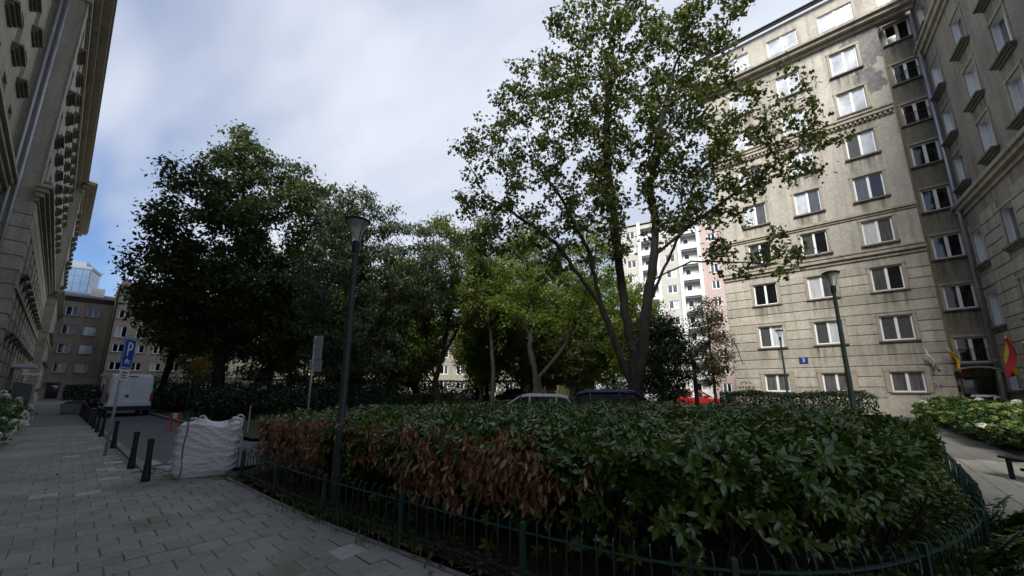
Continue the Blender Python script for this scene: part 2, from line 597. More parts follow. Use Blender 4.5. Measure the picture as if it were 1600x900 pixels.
def np_mesh(name, verts, tris_or_quads, mat, smooth=False):
    """fast mesh from numpy arrays; faces (n,3) or (n,4)"""
    me = bpy.data.meshes.new(name)
    nv = len(verts)
    nf, k = tris_or_quads.shape
    me.vertices.add(nv)
    me.vertices.foreach_set('co', np.ascontiguousarray(verts, dtype=np.float32).ravel())
    me.loops.add(nf * k)
    me.loops.foreach_set('vertex_index', np.ascontiguousarray(tris_or_quads, dtype=np.int32).ravel())
    me.polygons.add(nf)
    me.polygons.foreach_set('loop_start', np.arange(0, nf * k, k, dtype=np.int32))
    me.polygons.foreach_set('loop_total', np.full(nf, k, dtype=np.int32))
    if smooth:
        me.polygons.foreach_set('use_smooth', np.ones(nf, dtype=bool))
    me.materials.append(M[mat])
    me.update(calc_edges=True)
    return me


def unit(a):
    return a / np.maximum(np.linalg.norm(a, axis=-1, keepdims=True), 1e-9)


def text_obj(txt, size, mat, parent, loc, rot, depth=0.002, name='lettering', xs=1.0):
    cu = bpy.data.curves.new(name, 'FONT')
    cu.body = txt
    cu.size = size
    cu.align_x = 'CENTER'
    cu.align_y = 'CENTER'
    cu.extrude = depth
    tmp = bpy.data.objects.new('tmp_text', cu)
    col.objects.link(tmp)
    dg = bpy.context.evaluated_depsgraph_get()
    me = bpy.data.meshes.new_from_object(tmp.evaluated_get(dg))
    bpy.data.objects.remove(tmp)
    me.materials.clear()
    me.materials.append(M[mat])
    o = link(name, me, parent)
    o.location = loc
    o.rotation_euler = rot
    o.scale = (xs, 1, 1)
    return o


def smooth_curve(pts, step):
    """Catmull-Rom through 2-D points, resampled evenly"""
    P = [np.array(p, float) for p in pts]
    P = [2 * P[0] - P[1]] + P + [2 * P[-1] - P[-2]]
    out = []
    for i in range(1, len(P) - 2):
        for t in np.linspace(0, 1, 24, endpoint=False):
            a, b, c, d = P[i - 1], P[i], P[i + 1], P[i + 2]
            out.append(0.5 * ((2 * b) + (-a + c) * t + (2 * a - 5 * b + 4 * c - d) * t * t + (-a + 3 * b - 3 * c + d) * t ** 3))
    out.append(P[-2])
    out = np.array(out)
    seg = np.linalg.norm(np.diff(out, axis=0), axis=1)
    s = np.concatenate([[0], np.cumsum(seg)])
    n = int(s[-1] / step)
    q = np.linspace(0, s[-1], n + 1)
    return np.stack([np.interp(q, s, out[:, k]) for k in range(out.shape[1])], 1)


def in_poly(x, y, poly):
    inside = np.zeros(len(x), bool)
    n = len(poly)
    for i in range(n):
        x0, y0 = poly[i]
        x1, y1 = poly[(i + 1) % n]
        c = ((y0 > y) != (y1 > y)) & (x < (x1 - x0) * (y - y0) / (y1 - y0 + 1e-12) + x0)
        inside ^= c
    return inside


# ------------------------------------------------------------------ ground, roads, pavement
FENCE = [(2.28, 8.75), (2.33, 7.1), (2.40, 5.4), (2.55, 3.7), (2.72, 2.1), (2.88, 1.2), (3.2, 0.6), (3.65, 0.15), (4.26, -0.2),
         (5.09, -0.52), (6.08, -0.76), (7.54, -0.92), (9.8, -1.0), (12.5, -1.05), (15.5, -1.05)]
ISLAND_BACK = [(14.8, 0.3), (12.2, 1.4), (11.4, 4.8), (10.6, 8.6), (9.0, 11.2), (4.4, 11.5), (2.7, 9.4)]
EDGE = smooth_curve(FENCE, 0.25)
tan = np.gradient(EDGE, axis=0)
nrm2 = unit(np.stack([tan[:, 1], -tan[:, 0]], 1))      # towards the pavement
if nrm2[0, 0] > 0:
    nrm2 = -nrm2
EDGE_OUT = EDGE + nrm2 * 0.16
PAVE = [(-6.5, -12), (34.5, -12), (34.5, 14), (29.6, 14), (29.6, -0.9)] + [tuple(p) for p in EDGE_OUT[::-1]] + [(2.2, 10.3), (1.2, 10.3), (0.25, 90.5), (-6.5, 90.5)]
ROAD = [(1.28, 10.3), (3.2, 10.3), (4.4, 11.6), (8.9, 11.4), (10.7, 8.8), (11.5, 4.9), (12.3, 1.5), (15.0, 0.4), (15.6, -0.9), (29.55, -0.85),
        (29.55, 3.4), (17.0, 3.6), (14.9, 4.4), (15.0, 14.0), (4.2, 14.6), (3.95, 16), (3.0, 88), (0.3, 88)]
STREET_TILT = -0.0125


def sheet(name, poly, z, mat):
    b = MB()
    b.v = [(p[0], p[1], z) for p in poly]
    b.f = [tuple(range(len(poly)))]
    b.mi = [0]
    me = b.mesh(name, mat)
    if me.polygons[0].normal.z < 0:
        me.flip_normals()
    return structure(link(name, me))


g = MB()
g.v = [(1400 * math.cos(2 * math.pi * i / 48), 1400 * math.sin(2 * math.pi * i / 48), -0.16) for i in range(48)]
g.f = [tuple(range(48))]; g.mi = [0]
structure(g.build('ground', 'lawn'))
pavement = sheet('pavement', PAVE, -0.020, 'paving_far')
sheet('road', ROAD, -0.085, 'asphalt')
sheet('lawn', [(4.15, 14.75), (15.2, 14.2), (15.1, 4.55), (17.0, 3.75), (29.5, 3.55), (29.5, 60), (60, 60), (60, 84), (3.2, 84)], 0.0, 'lawn')
sheet('flower_bed', [tuple(p) for p in EDGE] + ISLAND_BACK, 0.006, 'soil')
sheet('planting_strip', [(14.3, -2.75), (30.5, -2.1), (30.5, -5.9), (14.3, -7.2)], 0.01, 'soil')

# joints under the individually laid pavers
sheet('joint_bed', [(-3.4, -3.5), (14.0, -3.5), (14.0, -1.3)] + [tuple(p) for p in (EDGE + nrm2 * 0.19)[::-1] if p[0] < 13.9] + [(2.1, 10.2), (1.15, 10.2), (0.95, 26), (-3.4, 26)], -0.014, 'joint_sand')

PV = 0.30
GAP = 0.0035
pav = []
edge_poly = [tuple(p) for p in (EDGE + nrm2 * 0.10)] + ISLAND_BACK
js = np.arange(-12, 87)
for j in js:
    y0 = j * PV
    offx = (j % 2) * PV * 0.5
    for i in range(-12, 47):
        x0 = i * PV + offx
        pav.append((x0, y0))
pav = np.array(pav)
cxy = pav + PV / 2
keep = (cxy[:, 0] > -3.3) & (cxy[:, 1] < 25.8) & (cxy[:, 1] > -3.4) & (cxy[:, 0] < 13.9)
for dx in (0.02, PV - 0.02):
    for dy in (0.02, PV - 0.02):
        keep &= ~in_poly(pav[:, 0] + dx, pav[:, 1] + dy, edge_poly)
        keep &= in_poly(pav[:, 0] + dx, pav[:, 1] + dy, PAVE)
keep &= ~((cxy[:, 0] > 2.1) & (cxy[:, 1] > 8.9))
edge_cut = (~keep) & (cxy[:, 0] > -3.3) & (cxy[:, 1] < 8.8) & (cxy[:, 1] > -3.4) & (cxy[:, 0] < 13.9)
cut_pav = pav[edge_cut]
pav = pav[keep]
cxy = pav + PV / 2
dist = np.hypot(cxy[:, 0], cxy[:, 1])
ang = np.degrees(np.arctan2(cxy[:, 0], cxy[:, 1]))      # 0 = along street, 48.6 = camera axis
seen = (ang > -7) & (ang < 104) & (dist > 2.2)
order = np.argsort(np.where(seen, dist, 1e3 + dist))
single = set(order[:300].tolist())
pale_pts = [(2.02, 4.07), (-0.02, 9.6), (0.36, 9.27), (0.95, 11.1), (1.0, 12.3), (0.62, 11.5), (0.2, 14.2), (0.75, 15.6), (0.6, 17.6), (0.8, 10.4)]
pale = {int(np.argmin(np.hypot(cxy[:, 0] - a, cxy[:, 1] - b_))) for a, b_ in pale_pts}
pav_meshes = {}
for mt in ('paver', 'pale_slab'):
    pav_meshes[mt] = []
    for k in range(6):
        h = (PV - GAP) / 2
        b = MB().box(-h, h, -h, h, -0.05, 0.0, bev=0.004 + 0.0012 * k)
        jit = random.Random(k)
        b.v = [(x + jit.uniform(-.0015, .0015), y + jit.uniform(-.0015, .0015), z + (jit.uniform(-.0012, .0012) if z > -0.03 else 0)) for x, y, z in b.v]
        pav_meshes[mt].append(b.mesh('paving_slab', mt))
rest = MB()
for n in range(len(pav)):
    x, y = cxy[n]
    hz = 0.0045 * mnoise.noise(Vector((x * 1.3, y * 1.3, 0.0))) * 2 + random.uniform(-0.002, 0.002)
    if n in single or n in pale:
        o = link('paving_slab', pav_meshes['pale_slab' if n in pale else 'paver'][n % 6], pavement, (x, y, hz))
        o.rotation_euler = (random.gauss(0, 0.006), random.gauss(0, 0.006), random.gauss(0, 0.006) + (n // 6 % 4) * math.pi / 2)
    else:
        h = (PV - GAP) / 2
        rest.box(x - h, x + h, y - h, y + h, -0.05, hz, bev=0.006)
CUT = EDGE + nrm2 * 0.165


def clip_half(poly, p, n):
    out = []
    for i in range(len(poly)):
        a, b_ = poly[i], poly[(i + 1) % len(poly)]
        da, db = (a - p) @ n, (b_ - p) @ n
        if da >= 0:
            out.append(a)
        if (da >= 0) != (db >= 0):
            out.append(a + (b_ - a) * da / (da - db))
    return out


for (x0, y0) in cut_pav:
    c_ = np.array([x0 + PV / 2, y0 + PV / 2])
    k = int(np.argmin(np.hypot(*(CUT - c_).T)))
    if np.hypot(*(CUT[k] - c_)) > 0.4:
        continue
    g_ = GAP / 2
    sq = [np.array(q) for q in ((x0 + g_, y0 + g_), (x0 + PV - g_, y0 + g_), (x0 + PV - g_, y0 + PV - g_), (x0 + g_, y0 + PV - g_))]
    sq = clip_half(sq, CUT[k], nrm2[k])
    if len(sq) >= 3:
        ar = 0.5 * abs(sum(sq[i][0] * sq[(i + 1) % len(sq)][1] - sq[(i + 1) % len(sq)][0] * sq[i][1] for i in range(len(sq))))
        if ar > 0.006:
            rest.poly_prism([tuple(q) for q in sq], -0.05, random.uniform(-0.004, 0.002))
stuff(rest.build('paving_slabs', 'paver', pavement))

# kerbs
kerb = thing('kerb', 'row of grey kerbstones along the bollard side of the road', 'kerb', (1.2, 10.3, -0.1), R(0.72))
km = MB().box(0, 0.15, 0.006, 0.994, -0.1, 0.125, bev=0.012).mesh('kerbstone', 'kerb')
for k in range(76):
    link('kerbstone', km, kerb, (0, k, random.uniform(-0.006, 0.006)))
kerb2 = thing('kerb', 'row of grey kerbstones along the lawn under the big trees', 'kerb', (3.98, 16.0, -0.1), R(0.72))
for k in range(68):
    link('kerbstone', km, kerb2, (0, k, random.uniform(-0.006, 0.006)))
edging = thing('kerb_edging', 'thin concrete edging set between the paving slabs and the low fence', 'kerb', (0, 0, 0))
ED = smooth_curve([tuple(p) for p in EDGE + nrm2 * 0.13], 0.5)
for k in range(len(ED) - 1):
    a, b_ = ED[k], ED[k + 1]
    d_ = b_ - a
    ln = float(np.linalg.norm(d_))
    o = MB().box(0.004, ln - 0.004, -0.03, 0.03, -0.1, 0.012 + random.uniform(-.005, .005), bev=0.008).build('edging_stone', 'kerb', edging, loc=(a[0], a[1], 0))
    o.rotation_euler = (0, 0, math.atan2(d_[1], d_[0]))

# ------------------------------------------------------------------ windows and facades
_wc = {}


def cached(key, fn):
    if key not in _wc:
        _wc[key] = fn()
    return _wc[key]


def frame_mesh(w, h, t=0.075, mull=True, mat='white_frame', d0=0.10, d1=0.17):
    def fn():
        b = MB()
        b.box(-w / 2, -w / 2 + t, d0, d1, 0, h)
        b.box(w / 2 - t, w / 2, d0, d1, 0, h)
        b.box(-w / 2 + t, w / 2 - t, d0, d1, 0, t)
        b.box(-w / 2 + t, w / 2 - t, d0, d1, h - t, h)
        if mull:
            b.box(-t * 0.75, t * 0.75, d0 - 0.012, d1, t, h - t)
        return b.mesh('window', mat)
    return cached(('fr', w, h, t, mull, mat, d0), fn)


def pane_mesh(w, h, mat, y):
    def fn():
        return MB().box(-w / 2, w / 2, y, y + 0.012, 0, h).mesh('pane', mat)
    return cached(('pn', round(w, 3), round(h, 3), mat, y), fn)


def sill_mesh(w, proj, th, mat, steps=1):
    def fn():
        b = MB()
        b.box(-w / 2, w / 2, -proj, 0.10, -th, 0.0)
        if steps > 1:
            b.box(-w / 2 + 0.05, w / 2 - 0.05, -proj * 0.62, 0.0, -th * 2, -th)
            b.box(-w / 2 + 0.10, w / 2 - 0.10, -proj * 0.30, 0.0, -th * 3.0, -th * 2)
        return b.mesh('sill', mat)
    return cached(('sl', w, proj, th, mat, steps), fn)


def surround_mesh(w, h, t, proj, mat):
    def fn():
        b = MB()
        b.box(-w / 2 - t, -w / 2, -proj, 0.02, 0.0, h)
        b.box(w / 2, w / 2 + t, -proj, 0.02, 0.0, h)
        b.box(-w / 2 - t - 0.03, w / 2 + t + 0.03, -proj - 0.02, 0.02, h, h + t)
        return b.mesh('surround', mat)
    return cached(('sr', w, h, t, proj, mat), fn)


def window(parent, x, y, z, w, h, panes=('pane_dark', 'pane_dark'), sill=None, surround=None, mull=True, frame='white_frame', t=0.075, deep=0.10, rail=False, streaks=0.0):
    """window in an opening whose bottom middle is (x, y, z) of the building"""
    o = link('window', frame_mesh(w, h, t, mull, frame, deep, deep + 0.07), parent, (x, y, z))
    if mull:
        pw = w / 2 - t * 1.75
        for s, pmn in ((-1, panes[0]), (1, panes[1])):
            link('pane', pane_mesh(pw, h - 2 * t, pmn, deep + 0.03), o, (s * (t * 0.75 + pw / 2), 0, t))
    else:
        link('pane', pane_mesh(w - 2 * t, h - 2 * t, panes[0], deep + 0.03), o, (0, 0, t))
    if sill:
        link('sill', sill_mesh(w + sill[0], sill[1], sill[2], sill[3], sill[4] if len(sill) > 4 else 1), o, (0, 0, -0.002))
    if streaks and sill:
        link('dirt_streak', cached(('ds', w), lambda: MB().quad((-w / 2 - 0.22, 0, -1.5), (w / 2 + 0.22, 0, -1.5), (w / 2 + 0.22, 0, 0), (-w / 2 - 0.22, 0, 0)).mesh('dirt_streak', 'rain_dirt')), o, (0, -streaks, -sill[2] - 0.02))
    if surround:
        link('surround', surround_mesh(w, h, *surround), o, (0, 0, 0))
    if rail:
        def fn():
            b = MB()
            b.box(-w / 2 + 0.02, w / 2 - 0.02, -0.02, 0.01, 0.74, 0.77)
            b.box(-w / 2 + 0.02, w / 2 - 0.02, -0.02, 0.01, 0.10, 0.13)
            n = int(w / 0.13)
            for k in range(n + 1):
                xx = -w / 2 + 0.04 + (w - 0.08) * k / n
                b.box(xx - 0.008, xx + 0.008, -0.015, 0.005, 0.13, 0.74)
            return b.mesh('railing', 'black_iron')
        link('railing', cached(('rl', w), fn), o, (0, 0, 0))
    return o


def litter_on_paving():
    rs = np.random.default_rng(97)
    n = 170
    x = rs.uniform(-2.5, 2.3, n); y = rs.uniform(2.5, 14, n)
    ok = in_poly(x, y, PAVE)
    x, y = x[ok], y[ok]
    n = len(x)
    P = np.stack([x, y, np.full(n, 0.014)], 1)
    A = unit(np.concatenate([rs.normal(size=(n, 2)), rs.normal(size=(n, 1)) * 0.15], 1))
    Nn = unit(rs.normal(size=(n, 3)) * 0.25 + np.array([0, 0, 1.0]))
    L = rs.uniform(0.015, 0.06, n)
    V, F = leaf_arrays(P, A, Nn, L, L * 0.5, 'oval')
    o = stuff(link('fallen_leaves', np_mesh('fallen_leaves', V, F, 'litter')))
    o['label'] = 'few small dry leaves scattered on the paving slabs'
    o['category'] = 'leaf litter'


def facade(parent, x0, x1, z0, z1, y, openings, mat, depth=0.22, name='wall'):
    """wall sheet with real openings and reveals; outward is -y"""
    xs = sorted({x0, x1, *[round(v, 4) for o in openings for v in o[:2]]})
    zs = sorted({z0, z1, *[round(v, 4) for o in openings for v in o[2:4]]})
    b = MB()
    ops = [tuple(round(v, 4) for v in o[:4]) for o in openings]
    for i in range(len(xs) - 1):
        for j in range(len(zs) - 1):
            mx, mz = (xs[i] + xs[i + 1]) / 2, (zs[j] + zs[j + 1]) / 2
            if any(o[0] < mx < o[1] and o[2] < mz < o[3] for o in ops):
                continue
            b.quad((xs[i], y, zs[j]), (xs[i + 1], y, zs[j]), (xs[i + 1], y, zs[j + 1]), (xs[i], y, zs[j + 1]))
    for (a, c, d, e) in ops:
        yb = y + depth
        b.quad((a, y, d), (a, y, e), (a, yb, e), (a, yb, d))
        b.quad((c, y, d), (c, yb, d), (c, yb, e), (c, y, e))
        b.quad((a, y, e), (c, y, e), (c, yb, e), (a, yb, e))
        b.quad((a, y, d), (a, yb, d), (c, yb, d), (c, y, d))
    return b.build(name, mat, parent)


def strip(parent, name, x0, x1, steps, mat, y=0.0, ends=0.0):
    """cornice or string course: steps = list of (z0, z1, projection)"""
    b = MB()
    for z0, z1, p in steps:
        b.box(x0 - (p if ends else 0), x1 + (p if ends > 1 else 0), y - p, y + 0.05, z0, z1)
    return b.build(name, mat, parent)


def blocks(parent, x0, x1, z0, z1, bh, y, voids, mat, proj=0.045, gap=0.05, maxlen=None, seed=1, name='stone_block'):
    rn = random.Random(seed)
    z = z0
    row = 0
    while z + bh <= z1 + 0.02:
        za, zb = z + gap / 2, z + bh - gap / 2
        cuts = [(x0, x1)]
        for (a, c, d, e) in voids:
            if d < zb - 0.02 and e > za + 0.02:
                nc = []
                for (p, q) in cuts:
                    if c <= p or a >= q:
                        nc.append((p, q))
                    else:
                        if a - p > 0.12:
                            nc.append((p, a))
                        if q - c > 0.12:
                            nc.append((c, q))
                cuts = nc
        for (p, q) in cuts:
            segs = [(p, q)]
            if maxlen and q - p > maxlen * 1.3:
                n = max(1, round((q - p) / maxlen))
                st = (q - p) / n
                o_ = (0.5 * st if row % 2 else 0.0)
                e_ = [p] + [p + o_ + st * k for k in range(0 if row % 2 else 1, n)] + [q]
                segs = [(e_[k], e_[k + 1]) for k in range(len(e_) - 1) if e_[k + 1] - e_[k] > 0.1]
            for (a, c) in segs:
                gx = 0.012 if maxlen else 0.0
                ww, hh = round(c - a - 2 * gx, 3), round(zb - za, 3)

                def fn():
                    bb = MB()
                    e = 0.016
                    bb.v = [(-ww / 2, 0.0, 0), (ww / 2, 0.0, 0), (ww / 2, 0.0, hh), (-ww / 2, 0.0, hh),
                            (-ww / 2, -proj + e, 0), (ww / 2, -proj + e, 0), (ww / 2, -proj + e, hh), (-ww / 2, -proj + e, hh),
                            (-ww / 2 + e, -proj, e), (ww / 2 - e, -proj, e), (ww / 2 - e, -proj, hh - e), (-ww / 2 + e, -proj, hh - e)]
                    bb.f = [(8, 9, 10, 11), (4, 5, 9, 8), (5, 6, 10, 9), (6, 7, 11, 10), (7, 4, 8, 11), (0, 1, 5, 4), (1, 2, 6, 5), (2, 3, 7, 6), (3, 0, 4, 7)]
                    bb.mi = [0] * 9
                    return bb.mesh(name, mat)
                link(name, cached(('bk', ww, hh, mat, proj), fn), parent, ((a + c) / 2, y + rn.uniform(-0.004, 0.004), za))
        z += bh
        row += 1


# ------------------------------------------------------------------ right block with rusticated base
rb = thing('apartment_block', 'pale stone apartment block with rusticated lower floors behind the maple, peeling render near its top', 'building', (32.1, 6.6, 0), R(-90))
COLS = [2.55, 5.7, 8.85]
ROWS = [(1.35, 1.2), (4.37, 1.5), (7.4, 1.55), (10.43, 1.6), (13.43, 1.65), (16.45, 1.7), (19.65, 1.75), (22.8, 1.8)]
WW = 1.42
W_BLK = 10.7
op = []
for cx_ in COLS:
    for z_, h_ in ROWS:
        op.append((cx_ - WW / 2, cx_ + WW / 2, z_, z_ + h_))
facade(rb, 0, W_BLK, -0.1, 25.6, 0.0, op, 'wall_light')
pv = {0: ('pane_lace', 'pane_lace'), 1: ('pane_mid', 'pane_mid'), 2: ('pane_dark', 'pane_dark'), 3: ('pane_dark', 'pane_dark'), 4: ('pane_mid', 'pane_mid'),
      5: ('pane_mid', 'pane_pale'), 6: ('pane_pale', 'pane_pale'), 7: ('pane_pale', 'pane_pale')}
special = {(1, 4): ('pane_pale', 'pane_mid'), (0, 1): ('pane_mid', 'pane_curtain'), (1, 1): ('pane_mid', 'pane_curtain'), (1, 5): ('pane_pale', 'pane_pale'), (0, 5): ('pane_pale', 'pane_mid')}
for i, cx_ in enumerate(COLS):
    for j, (z_, h_) in enumerate(ROWS):
        window(rb, cx_, 0.0, z_, WW, h_, special.get((i, j), random.choice([pv[j], pv[j], ('pane_curtain', 'pane_mid'), ('pane_mid', 'pane_dark')]) if 1 < j < 6 else pv[j]), sill=(0.36, 0.16, 0.09, 'sill') if j else (0.2, 0.10, 0.07, 'sill'),
               surround=(0.14, 0.05, 'cornice') if j > 0 else (0.24, 0.07, 'cornice'), t=0.088, streaks=0.004 if j > 2 else (0.062 if j else 0))
# stone bands below the first cornice
voids = [(a - 0.17, c + 0.17, d - 0.12, e + 0.2) for (a, c, d, e) in op if d < 9.5 and d > 2]
voids += [(a - 0.27, c + 0.27, d - 0.10, e + 0.28) for (a, c, d, e) in op if d < 2]
blocks(rb, 0.0, W_BLK, 1.0, 9.45, 0.63, 0.0, voids, 'stone', proj=0.05, gap=0.055, seed=3)
strip(rb, 'plinth', -0.12, W_BLK, [(-0.1, 0.55, 0.16), (0.55, 0.78, 0.12), (0.78, 0.98, 0.08)], 'stone')
strip(rb, 'cornice', -0.05, W_BLK, [(9.50, 9.72, 0.10), (9.72, 9.95, 0.24), (9.95, 10.05, 0.30)], 'cornice')
strip(rb, 'string_course', -0.05, W_BLK, [(12.28, 12.42, 0.08), (12.42, 12.58, 0.17)], 'cornice')
strip(rb, 'string_course', -0.05, W_BLK - 0.05, [(18.75, 18.98, 0.08), (18.98, 19.22, 0.26), (19.22, 19.34, 0.34)], 'cornice')
for k in range(44):
    MB().box(0, 0.12, -0.20, 0.0, 18.80, 18.97).build('bracket', 'cornice', rb, loc=(0.1 + k * 0.24, 0, 0))
strip(rb, 'main_cornice', -0.3, W_BLK + 1.7, [(25.35, 25.6, 0.2), (25.6, 25.85, 0.55), (25.85, 26.0, 0.75)], 'cornice')
ao = [(c - 0.95, c + 0.95, 26.75, 28.25) for c in COLS] + [(11.0, 12.3, 26.75, 28.25)]
facade(rb, 0, W_BLK + 2.0, 26.0, 29.2, 0.25, ao, 'wall_light')
for (a, c, d, e) in ao:
    window(rb, (a + c) / 2, 0.25, d, c - a, e - d, ('pane_pale', 'pane_pale'), sill=(0.2, 0.1, 0.06, 'sill'))
strip(rb, 'roof_edge', -0.4, W_BLK + 2.0, [(29.2, 29.34, 0.12), (29.34, 29.42, 0.22)], 'roof_dark')
MB().box(0.0, W_BLK - 0.01, 0.5, 13, -0.1, 29.3).box(W_BLK - 0.01, W_BLK + 2.0, 1.2, 13, -0.1, 29.3).build('rear_wall', 'wall_light', rb)
MB().box(0.0, 0.002, 0.0, 0.5, -0.1, 25.6).box(0.0, 0.002, 0.25, 0.5, 26.0, 29.2).build('side_wall', 'wall_light', rb)
MB().box(W_BLK - 0.002, W_BLK, 0.0, 0.7, -0.1, 25.6).build('return_wall', 'wall_light', rb)
# recessed stair bay
st_rows = [2.95, 5.98, 9.02, 12.02, 15.05, 17.95, 20.95, 24.0]
SX0, SX1 = 11.05, 12.25
sop = [(SX0, SX1, z_, z_ + 1.45) for z_ in st_rows] + [(10.98, 12.2, 0.0, 2.2)]
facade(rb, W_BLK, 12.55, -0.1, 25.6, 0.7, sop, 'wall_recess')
for k, z_ in enumerate(st_rows):
    window(rb, (SX0 + SX1) / 2, 0.7, z_, SX1 - SX0, 1.45, ('pane_dark', 'pane_dark'), sill=(0.3, 0.14, 0.08, 'sill'), surround=(0.12, 0.05, 'cornice'),
           rail=k in (0, 5, 6), t=0.10, streaks=0.004)
door = MB().box(-0.61, -0.55, 0.06, 0.16, 0, 2.2).box(0.55, 0.61, 0.06, 0.16, 0, 2.2).box(-0.55, 0.55, 0.06, 0.16, 2.13, 2.2).box(-0.03, 0.03, 0.06, 0.16, 0, 2.13).box(-0.55, 0.55, 0.07, 0.15, 0.0, 0.3).build('door', 'door_dark', rb, loc=(11.59, 0.7, 0))
for s in (-1, 1):
    MB().box(-0.26, 0.26, 0.10, 0.115, 0.3, 2.13).build('pane', 'pane_dark', door, loc=(s * 0.29, 0, 0))
MB().box(0.05, 0.07, 0.02, 0.05, 0.95, 1.25).build('handle', 'zinc', door)
# arched hood over the entrance
hood = MB()
for k in range(10):
    a0, a1 = math.pi * k / 10, math.pi * (k + 1) / 10
    p0 = (11.6 - 0.85 * math.cos(a0), 2.35 + 0.32 * math.sin(a0)); p1 = (11.6 - 0.85 * math.cos(a1), 2.35 + 0.32 * math.sin(a1))
    n_ = len(hood.v)
    hood.v += [(p0[0], 0.1, p0[1]), (p1[0], 0.1, p1[1]), (p1[0], 0.72, p1[1]), (p0[0], 0.72, p0[1]), (p0[0], 0.1, p0[1] + 0.09), (p1[0], 0.1, p1[1] + 0.09), (p1[0], 0.72, p1[1] + 0.09), (p0[0], 0.72, p0[1] + 0.09)]
    for f in ((0, 1, 2, 3), (4, 7, 6, 5), (0, 4, 5, 1), (2, 6, 7, 3)):
        hood.f.append(tuple(n_ + q for q in f)); hood.mi.append(0)
hood.build('door_hood', 'cornice', rb)
MB().box(10.80, 10.92, 0.66, 0.71, 1.4, 1.75).build('intercom_panel', 'black_paint', rb)
# pipe in the inner corner
pipe = MB().tube([(12.30, 0.22, 2.6), (12.30, 0.22, 25.2)], 0.085, 10).build('downpipe', 'zinc', rb, smooth=True)
MB().tube([(12.30, 0.22, 0.0), (12.30, 0.22, 2.6)], 0.105, 10).build('pipe_foot', 'old_pipe', pipe, smooth=True)
for z_ in (3, 7, 11, 15, 19, 23):
    MB().tube([(12.30, 0.22, z_), (12.30, 0.22, z_ + 0.07)], 0.105, 10).build('pipe_collar', 'zinc', pipe)
# wall marks
pm('spray_black', (0.02, 0.02, 0.02), rough=0.7)
pm('plate_blue', (0.02, 0.05, 0.22), (0.016, 0.04, 0.18), rough=0.3)
pm('sign_white', (0.78, 0.78, 0.76), rough=0.5)
pm('sign_blue', (0.012, 0.075, 0.42), (0.010, 0.065, 0.36), scale=3, rough=0.3)


def scribble(parent, strokes, mat, name, w=0.02):
    b = MB()
    for st in strokes:
        b.tube([(x, -0.056, z) for x, z in st], w, 4)
    return b.build(name, mat, parent)


scribble(rb, [[(0.25, 1.45), (0.25, 1.75), (0.36, 1.5), (0.45, 1.76), (0.5, 1.42)], [(0.58, 1.42), (0.66, 1.75), (0.74, 1.42)], [(0.6, 1.55), (0.72, 1.55)],
              [(0.8, 1.42), (0.82, 1.74), (0.93, 1.66), (0.82, 1.58), (0.96, 1.42)], [(1.03, 1.42), (1.1, 1.75), (1.18, 1.45)], [(1.05, 1.55), (1.15, 1.55)],
              [(0.3, 1.85), (0.42, 1.98), (0.62, 2.02), (0.62, 1.9), (0.85, 2.02), (1.0, 1.86)], [(0.2, 1.38), (1.22, 1.40)]], 'spray_black', 'graffiti', 0.022)
scribble(rb, [[(9.75, 1.75), (9.85, 1.85), (9.95, 1.75), (9.75, 1.55), (9.98, 1.55)], [(10.08, 1.55), (10.08, 1.82), (10.22, 1.82)], [(10.08, 1.7), (10.18, 1.7)]], 'spray_black', 'graffiti', 0.014)
pl = MB().box(-0.24, 0.24, -0.02, 0.0, -0.21, 0.21).build('number_plate', 'plate_blue', rb, loc=(4.16, -0.056, 3.38))
text_obj('3', 0.36, 'sign_white', pl, (0, -0.023, 0), (R(90), 0, 0))
cable = MB().tube([(0.02, -0.07, 5.4), (0.35, -0.08, 4.6), (0.5, -0.08, 3.9), (0.62, -0.08, 3.3), (0.75, -0.09, 3.35)], 0.015, 5).build('loose_cable', 'black_iron', rb)

# ------------------------------------------------------------------ wing at the right edge
wg = thing('apartment_wing', 'dark weathered apartment wing at the right picture edge with ashlar base', 'building', (33.0, -5.85, 0), R(186))
WC = [1.5, 5.1, 8.4, 11.7, 15.0, 18.3, 21.6]
WL = 24.0
WR = [(1.5, 1.7), (4.75, 1.85), (8.15, 1.9), (12.75, 1.95), (15.75, 1.95), (18.85, 1.95), (23.2, 1.9)]
wop = [(c - 0.65, c + 0.65, z_, z_ + h_) for c in WC for z_, h_ in WR]
facade(wg, 0, WL, -0.1, 27.0, 0.0, wop, 'wall_wing', depth=0.34)
for i, c in enumerate(WC):
    for j, (z_, h_) in enumerate(WR):
        base = j < 3
        wo_ = window(wg, c, 0.0, z_, 1.3, h_, ('pane_curtain', 'pane_curtain') if (i + j) % 3 else ('pane_mid', 'pane_curtain'),
               sill=(0.42, 0.30, 0.09, 'sill', 3) if not base else (0.36, 0.22, 0.10, 'sill', 2), surround=(0.12, 0.04, 'cornice') if not base else (0.10, 0.055, 'stone'), deep=0.22, streaks=0.004 if not base else 0)
        link('reveal_lining', cached(('lin', h_), lambda: MB().box(-0.65, -0.635, 0.015, 0.22, 0.0, h_).box(0.635, 0.65, 0.015, 0.22, 0.0, h_).box(-0.635, 0.635, 0.015, 0.22, h_ - 0.015, h_).mesh('reveal_lining', 'white_frame')), wo_)
wv = [(a - 0.13, c + 0.13, d - 0.25, e + 0.14) for (a, c, d, e) in wop if d < 11]
blocks(wg, 0.0, 17.0, 0.7, 11.2, 0.62, 0.0, wv, 'stone', proj=0.055, gap=0.05, maxlen=1.25, seed=5)
strip(wg, 'plinth', 0, WL, [(-0.1, 0.68, 0.12)], 'stone')
strip(wg, 'cornice', 0.0, WL, [(11.25, 11.5, 0.10), (11.5, 11.75, 0.28), (11.75, 11.95, 0.40)], 'cornice')
